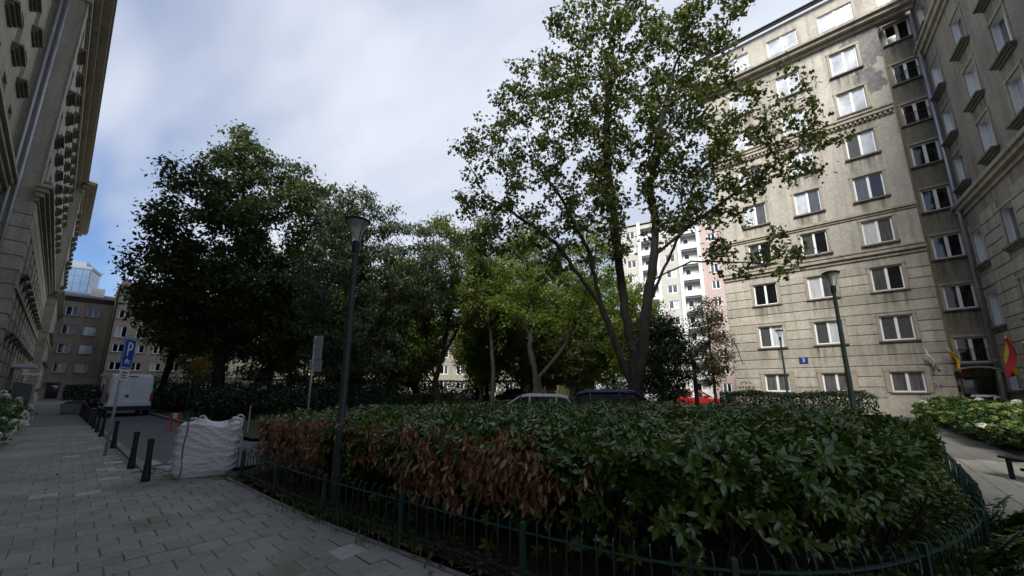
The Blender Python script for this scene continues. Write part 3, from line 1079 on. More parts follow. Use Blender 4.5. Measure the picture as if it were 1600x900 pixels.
strip(wg, 'cornice', 0.0, WL, [(21.9, 22.2, 0.10), (22.2, 22.55, 0.25), (22.55, 22.8, 0.36)], 'cornice')
strip(wg, 'main_cornice', 0.0, WL, [(26.6, 26.9, 0.3), (26.9, 27.2, 0.7)], 'cornice')
MB().box(-0.2, WL, 0.5, 10, -0.1, 27.1).build('rear_wall', 'wall_wing', wg)
MB().box(WL - 0.002, WL, 0.0, 0.5, -0.1, 27.0).build('side_wall', 'wall_wing', wg)

# ------------------------------------------------------------------ long block on the left
lb = thing('long_apartment_block', 'long dark grey apartment block along the left pavement with paired zinc downpipes', 'building', (-2.3, 0, 0), R(90.72))
XA0, XB, XC, XE = -9.0, 32.7, 68.0, 91.0  # unseen near end, extended to keep the sun off the foreground
LR = [(1.5, 1.6), (4.6, 1.7), (7.9, 1.8), (13.5, 1.75), (16.6, 1.75), (19.7, 1.75), (22.8, 1.7)]
YA, YB, YC = 1.25, 0.0, -0.75
secs = [(XA0, XB, YA, [XA0 + 2.2 + 3.05 * k for k in range(13)]), (XB, XC, YB, [XB + 2.3 + 2.95 * k for k in range(12)]), (XC, XE, YC, [XC + 2.3 + 2.95 * k for k in range(7)])]
for si, (a, c, y_, cs) in enumerate(secs):
    ops = [(x - 0.6, x + 0.6, z_, z_ + h_) for x in cs for z_, h_ in LR if x < c - 0.9]
    facade(lb, a, c, -0.1, 26.2, y_, ops, 'wall_left', depth=0.3)
    for x in cs:
        if x > c - 0.9 or x < -2:
            continue
        for j, (z_, h_) in enumerate(LR):
            window(lb, x, y_, z_, 1.2, h_, ('pane_mid', 'pane_dark') if (int(x) + j) % 2 else ('pane_curtain', 'pane_dark'), sill=(0.45, 0.34, 0.12, 'sill', 3 if j in (2, 3, 4) else 2), deep=0.16)
    lv = [(p - 0.08, q + 0.08, d - 0.35, e + 0.12) for (p, q, d, e) in ops if d < 11]
    x_lo = max(a, 12.0)
    blocks(lb, x_lo, c - 0.01, 0.7, 11.6, 0.78, y_, lv, 'stone_left', proj=0.07, gap=0.06, seed=11 + si)
    strip(lb, 'plinth', a, c, [(-0.1, 0.66, 0.14)], 'stone_left', y=y_)
    strip(lb, 'cornice', a, c, [(11.7, 11.95, 0.12), (11.95, 12.2, 0.28), (12.2, 12.45, 0.42), (12.45, 12.65, 0.55)], 'cornice', y=y_, ends=1)
    strip(lb, 'string_course', a, c, [(6.75, 6.95, 0.16)], 'stone_left', y=y_)
    strip(lb, 'main_cornice', a, c, [(25.0, 25.4, 0.2), (25.6, 25.95, 0.55), (25.95, 26.2, 1.0), (26.2, 26.35, 1.12)], 'cornice', y=y_, ends=1)
    if si:
        prev = secs[si - 1][2]
        MB().box(a, a + 0.05, y_, prev + 0.6, -0.1, 26.2).build('return_wall', 'wall_left', lb)
        bb = MB()
        z_ = 0.7
        while z_ < 11.4:
            MB().box(a - 0.06, a, y_ - 0.066, prev - 0.02, z_ + 0.03, z_ + 0.75).build('stone_block', 'stone_left', lb)
            z_ += 0.78
        # pilaster face on the corner of the upper floors
        MB().box(a - 0.05, a + 1.0, y_ - 0.05, y_, 12.66, 25.0).build('pilaster', 'cornice', lb)
MB().box(XA0, XE, 1.7, 13, -0.1, 26.3).build('rear_wall', 'wall_left', lb)
MB().box(XA0, XA0 + 0.02, YA, 1.7, -0.1, 26.2).build('side_wall', 'wall_left', lb)
for k, yy in enumerate((0.95, 0.70)):
    p_ = MB().tube([(XB - 0.16, yy, 0.0), (XB - 0.16, yy, 26.0)], 0.075, 10).build('downpipe', 'zinc', lb, smooth=True)
    for z_ in (5, 9, 14, 18, 22):
        MB().tube([(XB - 0.16, yy, z_), (XB - 0.16, yy, z_ + 0.08)], 0.092, 10).build('pipe_collar', 'zinc', p_)
for (x, z_, w_) in ((43.5, 3.0, 3.2), (58.0, 2.75, 2.6)):
    MB().box(x, x + w_, -1.15, 0.0, z_, z_ + 0.22, bev=0.02).build('door_canopy', 'white_frame', lb)
MB().box(XC - 0.2, XE, -1.9, -0.75, 26.36, 26.5).build('gutter', 'roof_dark', lb)

# ------------------------------------------------------------------ buildings closing the street
ab = thing('annex_building', 'four-storey tan rendered building closing the far end of the left street', 'building', (0, 91.2, 0), 0)
AC = [(-4.2), (-1.3), (0.95)]
AR = [3.9, 6.85, 9.8, 12.75]
aop = [(x - 0.68, x + 0.68, z_, z_ + 1.45) for x in AC for z_ in AR] + [(-2.15, -0.85, 0, 2.15), (0.3, 1.6, 1.1, 2.1)]
facade(ab, -8, 3.0, -0.1, 15.5, 0, aop, 'wall_far')
for x in AC:
    for z_ in AR:
        window(ab, x, 0, z_, 1.36, 1.45, ('pane_dark', 'pane_dark') if (x, z_) not in ((0.95, 9.8), (0.95, 6.85)) else ('pane_curtain', 'pane_curtain'), sill=(0.3, 0.15, 0.09, 'sill'), surround=(0.12, 0.04, 'cornice'), t=0.10)
window(ab, 0.95, 0, 1.1, 1.3, 1.0, ('pane_mid', 'pane_mid'), frame='door_frame')
MB().box(-8, -2.15, -0.06, 0, -0.1, 2.9).box(-0.85, 0.3, -0.06, 0, -0.1, 2.9).box(1.6, 2.94, -0.06, 0, -0.1, 2.9).box(-2.15, -0.85, -0.06, 0, 2.15, 2.9).box(0.3, 1.6, -0.06, 0, -0.1, 1.1).box(0.3, 1.6, -0.06, 0, 2.1, 2.9).build('ground_floor_facing', 'cream', ab)
dr = MB().box(-0.62, 0.62, 0.05, 0.12, 0, 2.15).build('door', 'door_dark', ab, loc=(-1.5, 0, 0))
MB().box(-0.5, 0.5, 0.03, 0.05, 1.0, 2.0).build('pane', 'pane_mid', dr)
MB().box(-0.85, 0.85, -0.8, -0.06, 2.3, 2.42).build('door_canopy', 'door_frame', ab, loc=(-1.5, 0, 0))
strip(ab, 'eaves', -8, 3.0, [(15.1, 15.3, 0.12), (15.5, 15.75, 0.45)], 'roof_dark')
MB().box(-8, 3.0, 0.4, 12, -0.1, 15.6).build('rear_wall', 'wall_far', ab)
b = MB()
b.v = [(-8, -0.5, 15.75), (3.2, -0.5, 15.75), (3.2, 12, 15.75), (-8, 12, 15.75), (-8, 5.5, 17.4), (3.2, 5.5, 17.4)]
b.f = [(0, 1, 5, 4), (2, 3, 4, 5), (1, 2, 5), (3, 0, 4)]; b.mi = [0] * 4
b.build('roof', 'roof_dark', ab)
MB().box(0.2, 1.8, 2.5, 3.6, 16.0, 18.0).build('chimney', 'white_wall', ab)

sb = thing('courtyard_building', 'taller tan building behind the white van, mostly hidden by trees', 'building', (3.05, 86, 0), 0)
SC = [1.25 + 2.35 * k for k in range(16)]
SR = [1.3, 4.3, 7.1, 9.4, 12.4, 15.0]
sop2 = [(x - 0.66, x + 0.66, z_, z_ + (1.3 if j != 3 else 1.8)) for x in SC for j, z_ in enumerate(SR)]
facade(sb, 0, 40, -0.1, 17.6, 0, sop2, 'wall_far')
for i, x in enumerate(SC):
    for j, z_ in enumerate(SR):
        window(sb, x, 0, z_, 1.32, 1.3 if j != 3 else 1.8, ('pane_curtain', 'pane_dark') if (i + j) % 3 == 0 else ('pane_dark', 'pane_dark'), sill=(0.35, 0.15, 0.1, 'cornice'), t=0.10)
strip(sb, 'string_course', -0.05, 40, [(3.35, 3.6, 0.2)], 'cornice')
strip(sb, 'string_course', -0.05, 40, [(9.0, 9.15, 0.12)], 'cornice')
strip(sb, 'eaves', -0.3, 40, [(17.2, 17.4, 0.15), (17.6, 17.8, 0.4)], 'cornice')
MB().box(0, 40, 0.4, 14, -0.1, 17.7).build('rear_wall', 'wall_far', sb)
MB().box(0.0, 0.002, 0.0, 0.4, -0.1, 17.6).build('side_wall', 'wall_far', sb)
MB().tube([(0.12, -0.1, 0), (0.12, -0.1, 17.5)], 0.09, 8).build('downpipe', 'bark', sb)
MB().box(0.3, 1.4, 2, 3, 17.8, 19.2).build('chimney', 'wall_far', sb)

# glass office tower far behind
pm('tower_glass', (0.10, 0.18, 0.30), (0.16, 0.26, 0.40), scale=0.12, rough=0.12, spec=0.8)
pm('tower_frame', (0.34, 0.37, 0.42), rough=0.5)
gt = thing('office_tower', 'blue glass office tower rising far behind the annex roof', 'building', (-11.0, 229, 0), R(-14))
MB().box(0.05, 10.6, 0.05, 12, 0, 48.5).build('core', 'tower_frame', gt)
for z_ in range(15):
    for x in range(5):
        MB().box(0.0, 2.0, 0, 0.12, 0, 3.0).build('pane', 'tower_glass', gt, loc=(0.1 + x * 2.1, -0.06, 2 + z_ * 3.1)) if z_ > 7 else None
    if z_ > 7:
        for y in range(4):
            MB().box(0.0, 0.12, 0, 2.7, 0, 3.0).build('pane', 'tower_glass', gt, loc=(10.55, 0.2 + y * 2.9, 2 + z_ * 3.1))
MB().box(-0.2, 10.9, -0.2, 12.2, 48.5, 49.6).box(1.5, 8.5, 2, 9, 49.6, 51.8).build('roof_plant', 'tower_frame', gt)

# white and pink tower block beyond the maple
wt = thing('tower_block', 'white prefabricated tower block with balcony columns seen behind the maple', 'building', (65.1, 29.9, 0), R(-78))
NF = 11
FH = 2.78
lay = []
x = 0.0
wops = []
bal = []
for u in range(2):
    wops += [(x + 0.9, x + 2.5)]
    bal += [(x + 3.6, x + 6.1)]
    x += 6.6
W_T = 13.1
allop = []
for k in range(NF):
    z_ = 0.9 + k * FH
    for (a, c) in wops:
        allop.append((a, c, z_ + 0.1, z_ + 1.5))
    for (a, c) in bal:
        if c < W_T:
            allop.append((a, c, z_ - 0.75, z_ + 1.75))
facade(wt, 0, W_T, -0.1, 31.2, 0, allop, 'grey_wall', depth=1.1)
for k in range(NF):
    z_ = 0.9 + k * FH
    for (a, c) in wops:
        window(wt, (a + c) / 2, 0, z_ + 0.1, c - a, 1.4, ('pane_mid', 'pane_curtain') if k % 2 else ('pane_mid', 'pane_mid'), t=0.1)
    for (a, c) in bal:
        if c >= W_T:
            continue
        MB().box(a, c, 1.0, 1.1, 0, 2.5).build('balcony_back', 'white_wall', wt, loc=(0, 0, z_ - 0.75))
        window(wt, a + 0.75, 0.85, z_ - 0.65, 0.9, 2.1, ('pane_dark', 'pane_mid'), mull=False, t=0.1)
        MB().box(a, c, -0.25, -0.15, 0, 0.95).box(a, c, -0.15, 1.0, -0.02, 0.10).build('balcony', 'white_wall', wt, loc=(0, 0, z_ - 0.78))
for (a, c) in bal:
    if c < W_T:
        for xx in (a - 0.55, c):
            MB().box(xx, xx + 0.55, -0.45, 0.0, 0, 31.6).build('fin', 'white_wall', wt)
MB().box(0, W_T, 1.1, 12, -0.1, 31.4).build('rear_wall', 'grey_wall', wt)
MB().box(-0.1, W_T, -0.3, 12, 31.4, 32.0).build('roof', 'tower_frame', wt)
pk = thing('pink_tower_block', 'pink rendered stair tower standing between the white tower and the stone block', 'building', (67.85, 17.0, 0), R(-78))
po = [(1.2 + 2.6 * i, 2.4 + 2.6 * i, 0.9 + k * FH, 2.3 + k * FH) for k in range(NF) for i in range(3)]
facade(pk, 0, 9.5, -0.1, 30.4, 0, po, 'pink_wall')
for (a, c, d, e) in po:
    window(pk, (a + c) / 2, 0, d, c - a, e - d, ('pane_mid', 'pane_dark'), t=0.1)
MB().box(0, 9.5, 0.4, 11, -0.1, 30.4).build('rear_wall', 'pink_wall', pk)
MB().box(-0.1, 9.6, -0.4, 11, 30.4, 31.3).build('roof', 'tower_frame', pk)
MB().box(3.0, 6.5, -1.6, 0.0, 2.9, 3.15).build('door_canopy', 'white_wall', pk)

# low buildings behind the park
yb = thing('yellow_garage', 'low yellow rendered building seen between the trunks of the forked tree', 'building', (46.0, 38.5, 0), R(-62))
yo = [(1.2, 2.4, 1.1, 2.3), (4.2, 5.4, 1.1, 2.3), (7.4, 9.4, 0, 2.5)]
facade(yb, 0, 11, -0.1, 4.2, 0, yo, 'yellow_wall')
for (a, c, d, e) in yo[:2]:
    window(yb, (a + c) / 2, 0, d, c - a, e - d)
MB().box(7.4, 9.4, 0.12, 0.2, 0, 2.5).build('garage_door', 'door_frame', yb)
MB().box(0, 11, 0.3, 6, -0.1, 4.2).build('rear_wall', 'yellow_wall', yb)
MB().box(-0.3, 11.3, -0.4, 6.3, 4.2, 4.45).build('roof', 'roof_dark', yb)
pb = thing('pale_building', 'long pale building far behind the park trunks, its ground floor showing under the crowns', 'building', (34.0, 76.0, 0), R(-48))
pc = [2 + 3.2 * k for k in range(15)]
pop = [(x - 0.8, x + 0.8, z_, z_ + 1.7) for x in pc for z_ in (1.0, 4.2, 7.4, 10.6)]
facade(pb, 0, 50, -0.1, 14, 0, pop, 'pale_far')
for (a, c, d, e) in pop:
    window(pb, (a + c) / 2, 0, d, c - a, e - d, ('pane_dark', 'pane_mid'), t=0.1)
MB().box(0, 50, 0.4, 11, -0.1, 14).build('rear_wall', 'pale_far', pb)
MB().box(-0.4, 50.4, -0.6, 11.4, 14, 14.5).build('roof', 'roof_dark', pb)


# ------------------------------------------------------------------ vegetation tools
def leaf_arrays(P, A, Nn, Ln, Wd, kind='diamond'):
    """leaves centred on P, along A, normal Nn; returns verts, tris"""
    n = len(P)
    A = unit(A)
    B = unit(np.cross(Nn, A))
    Nn = np.cross(A, B)
    Ln = np.broadcast_to(np.asarray(Ln, float), (n,))[:, None]
    Wd = np.broadcast_to(np.asarray(Wd, float), (n,))[:, None]
    if kind == 'diamond':
        V = np.stack([P - A * Ln * .5, P + B * Wd * .5 + Nn * Wd * .14 - A * Ln * .05, P + A * Ln * .5 - Nn * Ln * .08, P - B * Wd * .5 + Nn * Wd * .14 - A * Ln * .05], 1)
        F = np.array([[0, 1, 2], [0, 2, 3]])
    elif kind == 'lobed':
        # five-lobed outline of a maple leaf, folded along its middle
        V = np.stack([P - A * Ln * .45, P + B * Wd * .52 - A * Ln * .18 + Nn * Wd * .10, P + B * Wd * .20 + A * Ln * .05, P + B * Wd * .42 + A * Ln * .28 + Nn * Wd * .08,
                      P + A * Ln * .55 - Nn * Ln * .1, P - B * Wd * .42 + A * Ln * .28 + Nn * Wd * .08, P - B * Wd * .20 + A * Ln * .05, P - B * Wd * .52 - A * Ln * .18 + Nn * Wd * .10], 1)
        F = np.array([[0, 1, 2], [2, 3, 4], [0, 2, 4], [0, 4, 6], [4, 5, 6], [0, 6, 7]])
    else:
        # long pointed oval, creased and curved back (laurel)
        c = [(-.5, 0), (-.2, .42), (.18, .46), (.5, 0), (.18, -.46), (-.2, -.42), (-.2, 0), (.18, 0)]
        vs = []
        for t, s in c:
            vs.append(P + A * Ln * t + B * Wd * s + Nn * (Wd * .22 * abs(s) - Ln * .30 * (t + .5) ** 2 * .5))
        V = np.stack(vs, 1)
        F = np.array([[0, 6, 1], [1, 6, 7], [1, 7, 2], [2, 7, 3], [0, 5, 6], [5, 4, 7], [5, 7, 6], [4, 3, 7]])
    k = V.shape[1]
    verts = V.reshape(-1, 3)
    faces = (F[None] + (np.arange(n) * k)[:, None, None]).reshape(-1, 3)
    return verts, faces


def ellipsoid_points(blobs, n, shell=0.0, rs=None):
    """points spread over several ellipsoids (cx,cy,cz,rx,ry,rz)"""
    rs = rs or rng
    vol = np.array([b[3] * b[4] * b[5] for b in blobs])
    pick = rs.choice(len(blobs), n, p=vol / vol.sum())
    d = unit(rs.normal(size=(n, 3)))
    r = rs.random(n) ** (1 / 3.0)
    r = shell + (1 - shell) * r
    bl = np.array(blobs)[pick]
    return bl[:, :3] + d * r[:, None] * bl[:, 3:6]


def grow(stems, att, step=0.4, di=5.0, dk=0.8, maxit=140, up=0.12, seed=1):
    """space colonisation; stems = polylines, the first begins at the root"""
    rs = np.random.default_rng(seed)
    pos = []; par = []
    for si, st in enumerate(stems):
        st = [np.array(p, float) for p in st]
        if si == 0:
            pos.append(st[0]); par.append(-1); last = 0
        else:
            last = int(np.argmin(np.linalg.norm(np.array(pos) - st[0], axis=1)))
        for k in range(len(st) - 1):
            d = st[k + 1] - st[k]
            n = max(1, int(np.linalg.norm(d) / step))
            for q in range(1, n + 1):
                if si and k == 0 and q == 1 and np.linalg.norm(st[0] - pos[last]) < 0.05 and n > 1:
                    pass
                pp = st[k] + d * q / n
                if q < n:
                    pp = pp + rs.normal(size=3) * step * 0.06
                pos.append(pp); par.append(last); last = len(pos) - 1
    nstem = len(pos)
    pos = np.array(pos)
    par = list(par)
    D = np.linalg.norm(att[:, None] - pos[None], axis=2)
    near = D.argmin(1); nd = D.min(1)
    alive = np.ones(len(att), bool)
    for it in range(maxit):
        act = alive & (nd < di)
        if not act.any():
            if alive.any() and di < 40:
                di *= 1.6
                continue
            break
        idx = near[act]
        dv = unit(att[act] - pos[idx])
        u, inv = np.unique(idx, return_inverse=True)
        acc = np.zeros((len(u), 3))
        np.add.at(acc, inv, dv)
        acc = unit(acc) + np.array([0, 0, up]) + rs.normal(size=acc.shape) * 0.18
        new = pos[u] + unit(acc) * step
        base = len(pos)
        pos = np.concatenate([pos, new])
        par += u.tolist()
        ai = np.where(alive)[0]
        D = np.linalg.norm(att[ai][:, None] - new[None], axis=2)
        m = D.argmin(1); md = D[np.arange(len(ai)), m]
        better = md < nd[ai]
        near[ai[better]] = base + m[better]
        nd[ai[better]] = md[better]
        alive &= nd > dk
        if len(pos) > 9000:
            break
    return pos, np.array(par), nstem


def radii(par, r_tip, r_base, gamma=None):
    n = len(par)
    a = np.zeros(n)
    kids = np.zeros(n, int)
    for i in range(n - 1, 0, -1):
        kids[par[i]] += 1
    ex = 2.35
    acc = np.zeros(n)
    for i in range(n - 1, -1, -1):
        if kids[i] == 0:
            acc[i] = 1.0
        acc[i] = max(acc[i], 1.0)
        if par[i] >= 0:
            acc[par[i]] += acc[i]
    r = acc ** (1 / ex)
    t = np.log(r) / max(np.log(r[0]), 1e-6)
    return r_tip * (r_base / r_tip) ** t, kids, acc


def branch_mesh(name, pos, par, rad, mat, rmin, seg=6, nstem=0):
    idx = np.where((par >= 0) & (rad > rmin))[0]
    tg = np.zeros_like(pos)
    ok = par >= 0
    tg[ok] = unit(pos[ok] - pos[par[ok]])
    tg[0] = (0, 0, 1)
    ref = np.array([0.37, 0.61, 0.21])
    U = unit(np.cross(tg, ref)); W = np.cross(tg, U)
    a = np.arange(seg) * 2 * np.pi / seg
    ring = np.cos(a)[None, :, None] * U[:, None] + np.sin(a)[None, :, None] * W[:, None]
    p = par[idx]
    r0 = np.minimum(rad[p], rad[idx] * 1.25)
    main = (rad[p] / rad[idx]) < 1.3
    r0 = np.where(main, rad[p], r0)
    V0 = pos[p][:, None] + ring[p] * r0[:, None, None]
    V1 = pos[idx][:, None] + ring[idx] * rad[idx][:, None, None]
    V = np.concatenate([V0, V1], 1).reshape(-1, 3)
    q = np.array([[k, (k + 1) % seg, seg + (k + 1) % seg, seg + k] for k in range(seg)])
    F = (q[None] + (np.arange(len(idx)) * 2 * seg)[:, None, None]).reshape(-1, 4)
    return np_mesh(name, V, F, mat, smooth=True)


def make_tree(name, label, stems, blobs, n_att, n_leaf, leaf, leaf_m, r_base, bark='bark', root=(0, 0, 0), step=0.4, dk=0.8, spread=0.32, kind='diamond', aspect=0.62, up=0.1, droop=0.3, rmin=0.010, r_tip=0.008, seed=1, group=None, shell=0.35, clump=None, cat='tree', parent_tag=True):
    rs = np.random.default_rng(seed)
    att = ellipsoid_points(blobs, n_att, shell, rs)
    if clump:
        # leave holes: drop attractors inside random empty pockets
        holes = ellipsoid_points(blobs, clump[0], 0.2, rs)
        d = np.linalg.norm(att[:, None] - holes[None], axis=2).min(1)
        att = att[d > clump[1]]
    att = att[att[:, 2] > 0.3]
    pos, par, ns = grow(stems, att, step, dk=dk, up=up, seed=seed)
    rad, kids, acc = radii(par, r_tip, r_base)
    # flare at the foot
    h = pos[:, 2] - pos[0, 2]
    rad = rad * (1 + 0.45 * np.exp(-h / 0.35))
    o = thing(name, label, cat, root, 0, group)
    link('trunk', branch_mesh('trunk', pos, par, rad, bark, rmin), o)
    # leaves sit along the outermost twigs
    cand = np.where((acc <= 7) & (np.arange(len(par)) >= ns * 0))[0]
    cand = cand[h[cand] > 0.8]
    w = 1.0 / np.sqrt(acc[cand])
    pick = rs.choice(cand, n_leaf, p=w / w.sum())
    P = pos[pick] + rs.normal(size=(n_leaf, 3)) * spread * np.array([1, 1, 0.75])
    out = unit(P - pos[pick] + 1e-6)
    A = unit(out * 0.6 + rs.normal(size=(n_leaf, 3)) * 0.7 + np.array([0, 0, -droop]))
    cen = np.array([pos[cand][:, 0].mean(), pos[cand][:, 1].mean(), pos[cand][:, 2].mean() - 1.5])
    node_n = unit(unit(pos - cen) * 0.5 + np.array([0, 0, 0.8]) + rs.normal(size=pos.shape) * 0.35)
    Nn = unit(node_n[pick] + rs.normal(size=(n_leaf, 3)) * 0.34 + out * 0.25)
    L = leaf * rs.uniform(0.5, 1.3, n_leaf)
    V, F = leaf_arrays(P, A, Nn, L, L * aspect, kind)
    link('crown', np_mesh('crown', V, F, leaf_m), o)
    return o


def copy_thing(o, loc, rz, sc, label):
    c = o.copy()
    col.objects.link(c)
    c.location = loc
    c.rotation_euler = (0, 0, rz)
    c.scale = (sc, sc, sc)
    c['label'] = label
    for ch in o.children:
        k = ch.copy()
        col.objects.link(k)
        k.parent = c
    return c


# ------------------------------------------------------------------ the park trees
def rel(root, pts):
    return [tuple(np.array(p) - np.array(root)) for p in pts]


# big maple with three stems
mr = (16.0, 7.05, 0.0)
m_stems = [
    [(15.98, 7.1, 0.0), (15.97, 7.12, 0.8), (15.95, 7.15, 1.5), (16.0, 7.05, 2.8), (15.89, 7.34, 5.1), (15.84, 7.43, 6.9), (15.8, 7.52, 9.4), (15.7, 7.7, 12.5), (15.8, 7.6, 15.5), (16.0, 7.2, 18.0)],
    [(15.95, 7.15, 1.5), (15.73, 7.68, 3.2), (15.45, 8.21, 5.2), (15.2, 8.65, 8.0), (14.6, 9.6, 10.6), (13.9, 10.6, 12.6)],
    [(15.95, 7.12, 1.4), (16.13, 6.78, 2.8), (16.26, 6.48, 5.0), (16.43, 6.03, 7.4), (16.5, 5.88, 8.9), (16.42, 6.0, 10.5), (16.6, 5.4, 13.5), (16.9, 4.6, 16.5)],
    [(16.43, 6.03, 7.4), (16.9, 4.4, 8.6), (17.3, 2.2, 9.9), (17.6, 0.2, 11.0)],
    [(16.3, 6.3, 6.2), (16.8, 4.6, 6.9), (17.3, 2.9, 6.6), (17.4, 1.4, 6.2)],
    [(16.26, 6.48, 5.0), (17.6, 5.2, 8.5), (18.6, 4.4, 12.0)],
    [(15.45, 8.21, 5.2), (13.9, 9.6, 8.2), (12.4, 11.6, 10.2)],
]
m_blobs = [(16.0, 6.9, 16.6, 4.6, 4.8, 4.6), (14.2, 9.6, 13.2, 3.6, 3.8, 4.4), (12.3, 12.2, 11.0, 2.2, 2.4, 2.6), (17.2, 3.4, 12.8, 3.2, 3.3, 4.2),
           (17.6, 0.6, 10.8, 1.8, 2.1, 1.9), (17.3, 2.4, 6.6, 1.7, 2.1, 1.5), (18.5, 5.0, 13.0, 3.2, 3.2, 4.5), (15.0, 8.6, 9.0, 2.6, 2.8, 2.4), (13.2, 10.4, 16.0, 2.2, 2.2, 2.4), (17.0, 4.4, 8.6, 1.8, 2.0, 1.4), (16.6, 3.8, 18.4, 2.8, 3.0, 3.2),
           (13.0, 11.6, 9.6, 2.4, 2.6, 2.2), (14.2, 10.0, 8.0, 2.2, 2.3, 1.6), (11.4, 13.4, 12.2, 1.5, 1.6, 1.6), (13.2, 11.4, 14.2, 2.6, 2.6, 3.0), (17.3, 1.9, 7.6, 1.7, 2.0, 1.6), (15.6, 7.6, 12.4, 3.2, 3.2, 3.2)]
maple = make_tree('maple_tree', 'tall open-crowned maple with three dark stems in front of the stone apartment block', [rel(mr, s) for s in m_stems],
                  [(b[0] - mr[0], b[1] - mr[1], b[2], b[3], b[4], b[5]) for b in m_blobs], 2000, 33000, 0.175, 'leaf_maple', 0.42, 'bark_dark', mr, step=0.34, dk=0.6, spread=0.20, kind='lobed', aspect=0.95, seed=21, clump=(120, 0.85), shell=0.1)

# big linden group over the street
lr = (7.6, 37.2, 0.0)
l_stems = [[(0, 0, 0), (0.05, 0, 2.5), (-0.1, 0.1, 5.5), (0.1, 0, 9), (0.3, -0.3, 14), (-0.3, -0.1, 19), (-0.5, 0, 22)],
           [(0, 0, 4.5), (-1.8, 0.4, 8), (-3.4, 0.2, 12)], [(0, 0, 5.5), (2.0, -0.8, 9.5), (4.5, -1.4, 13.5)], [(0.1, 0, 8), (1.0, 2.5, 12), (1.5, 4, 16)], [(0.1, 0, 7.5), (-0.5, -3, 12), (-0.8, -4.5, 15)]]
l_blobs = [(-0.6, 0, 18.6, 2.8, 3.4, 5.2), (-3.6, 0.5, 14.8, 2.6, 3.2, 4.6), (2.6, -0.8, 17.0, 3.2, 3.6, 4.6), (5.8, -1.8, 15.0, 3.0, 3.4, 5.0), (1.0, 0.5, 9.5, 5.0, 5.0, 4.2), (-4.2, 0, 9.0, 2.4, 2.6, 3.0), (6.0, -1.5, 9.0, 3.4, 3.4, 4.2), (-1.6, 0, 22.3, 1.0, 1.2, 1.4), (-4.4, 0, 18.2, 1.0, 1.2, 1.2), (8.4, -2.6, 13.4, 2.6, 2.8, 4.2), (3.8, -1.0, 20.2, 1.6, 1.8, 2.0), (3.0, -1.0, 5.8, 3.6, 3.2, 1.9), (-2.6, 0.4, 6.0, 2.4, 2.4, 1.6), (7.5, -2.2, 7.0, 2.8, 2.8, 2.6)]
linden = make_tree('linden_tree', 'largest dense dark tree, its trunk standing right of the white van', l_stems, l_blobs, 2200, 68000, 0.32, 'leaf_linden', 0.44, 'bark_dark', lr, step=0.5, dk=0.95, spread=0.42, seed=5, shell=0.3, clump=(26, 1.1))
t2 = make_tree('linden_tree', 'slender leaning tree over the white van, nearest the far tan buildings', [[(0, 0, 0), (0.15, 0, 2.5), (0.5, 0, 5.5), (0.2, 0, 9), (-0.4, 0, 13)], [(0.4, 0, 4.5), (-1.0, -0.2, 7), (-2.6, -0.3, 8.8)]],
               [(0.2, 0, 9.5, 2.6, 3.0, 4.6), (-1.4, -0.2, 8.2, 1.9, 2.2, 2.0), (1.6, 0, 6.5, 2.4, 2.4, 2.2), (-2.3, -0.3, 9.6, 1.0, 1.2, 0.9), (-0.3, 0, 5.6, 1.8, 1.8, 1.2)], 520, 15000, 0.26, 'leaf_mid', 0.24, 'bark_dark', (4.9, 41.7, 0), step=0.42, dk=0.75, spread=0.33, seed=8, shell=0.2, clump=(14, 0.9))
t3 = make_tree('willow_tree', 'grey-green silvery tree directly behind the near street lamp', [[(0, 0, 0), (0.1, 0, 2), (-0.2, 0.1, 5), (0.2, 0, 9), (0, 0, 14)], [(0, 0, 2.5), (1.4, -0.5, 5.5), (2.2, -0.8, 9)], [(0, 0, 2.2), (-1.5, 0.7, 5.5), (-2.0, 1, 9)]],
               [(-0.6, 0.3, 13.0, 2.8, 2.6, 4.4), (-1.6, 0.8, 8.8, 2.8, 2.6, 4.2), (2.0, -1.0, 9.2, 2.9, 2.8, 4.6), (0, 0, 4.2, 3.8, 3.6, 2.8), (2.2, -1.2, 13.4, 1.9, 1.8, 2.8), (4.2, -2.2, 10.6, 2.2, 2.2, 4.0)], 1200, 30000, 0.30, 'leaf_silver', 0.3, 'bark', (13.2, 27.0, 0), step=0.4, dk=0.75, spread=0.30, aspect=0.42, seed=13, shell=0.3, clump=(22, 0.8), droop=0.6)
t4 = make_tree('park_tree', 'many-stemmed tree in the middle of the park, low fork near the hedge', [rel((20.9, 26.8, 0), s) for s in [
    [(20.95, 26.8, 0), (20.75, 26.95, 1.6), (20.7, 27.0, 2.2), (21.05, 26.7, 4.1), (21.4, 26.4, 7.5), (21.6, 26.2, 11.5), (21.4, 26.4, 15)],
    [(20.75, 26.95, 1.6), (19.1, 28.1, 4.1), (17.9, 28.9, 6.8), (17.4, 29.3, 9)], [(20.7, 27.0, 2.4), (20.0, 27.5, 5.2), (19.6, 27.8, 9.5)], [(21.05, 26.7, 4.1), (22.6, 25.4, 8.0), (23.4, 24.8, 11)]]],
    [(0.3, -0.2, 13.2, 3.2, 3.2, 4.4), (-2.6, 1.8, 9.5, 2.6, 2.6, 3.6), (2.2, -1.6, 10.0, 3.0, 3.0, 4.0), (-0.6, 0.6, 8.5, 3.0, 3.0, 2.6)], 950, 26000, 0.25, 'leaf_mid', 0.30, 'bark_dark', (20.9, 26.8, 0), step=0.42, dk=0.8, spread=0.36, seed=17, shell=0.25, clump=(24, 0.95))
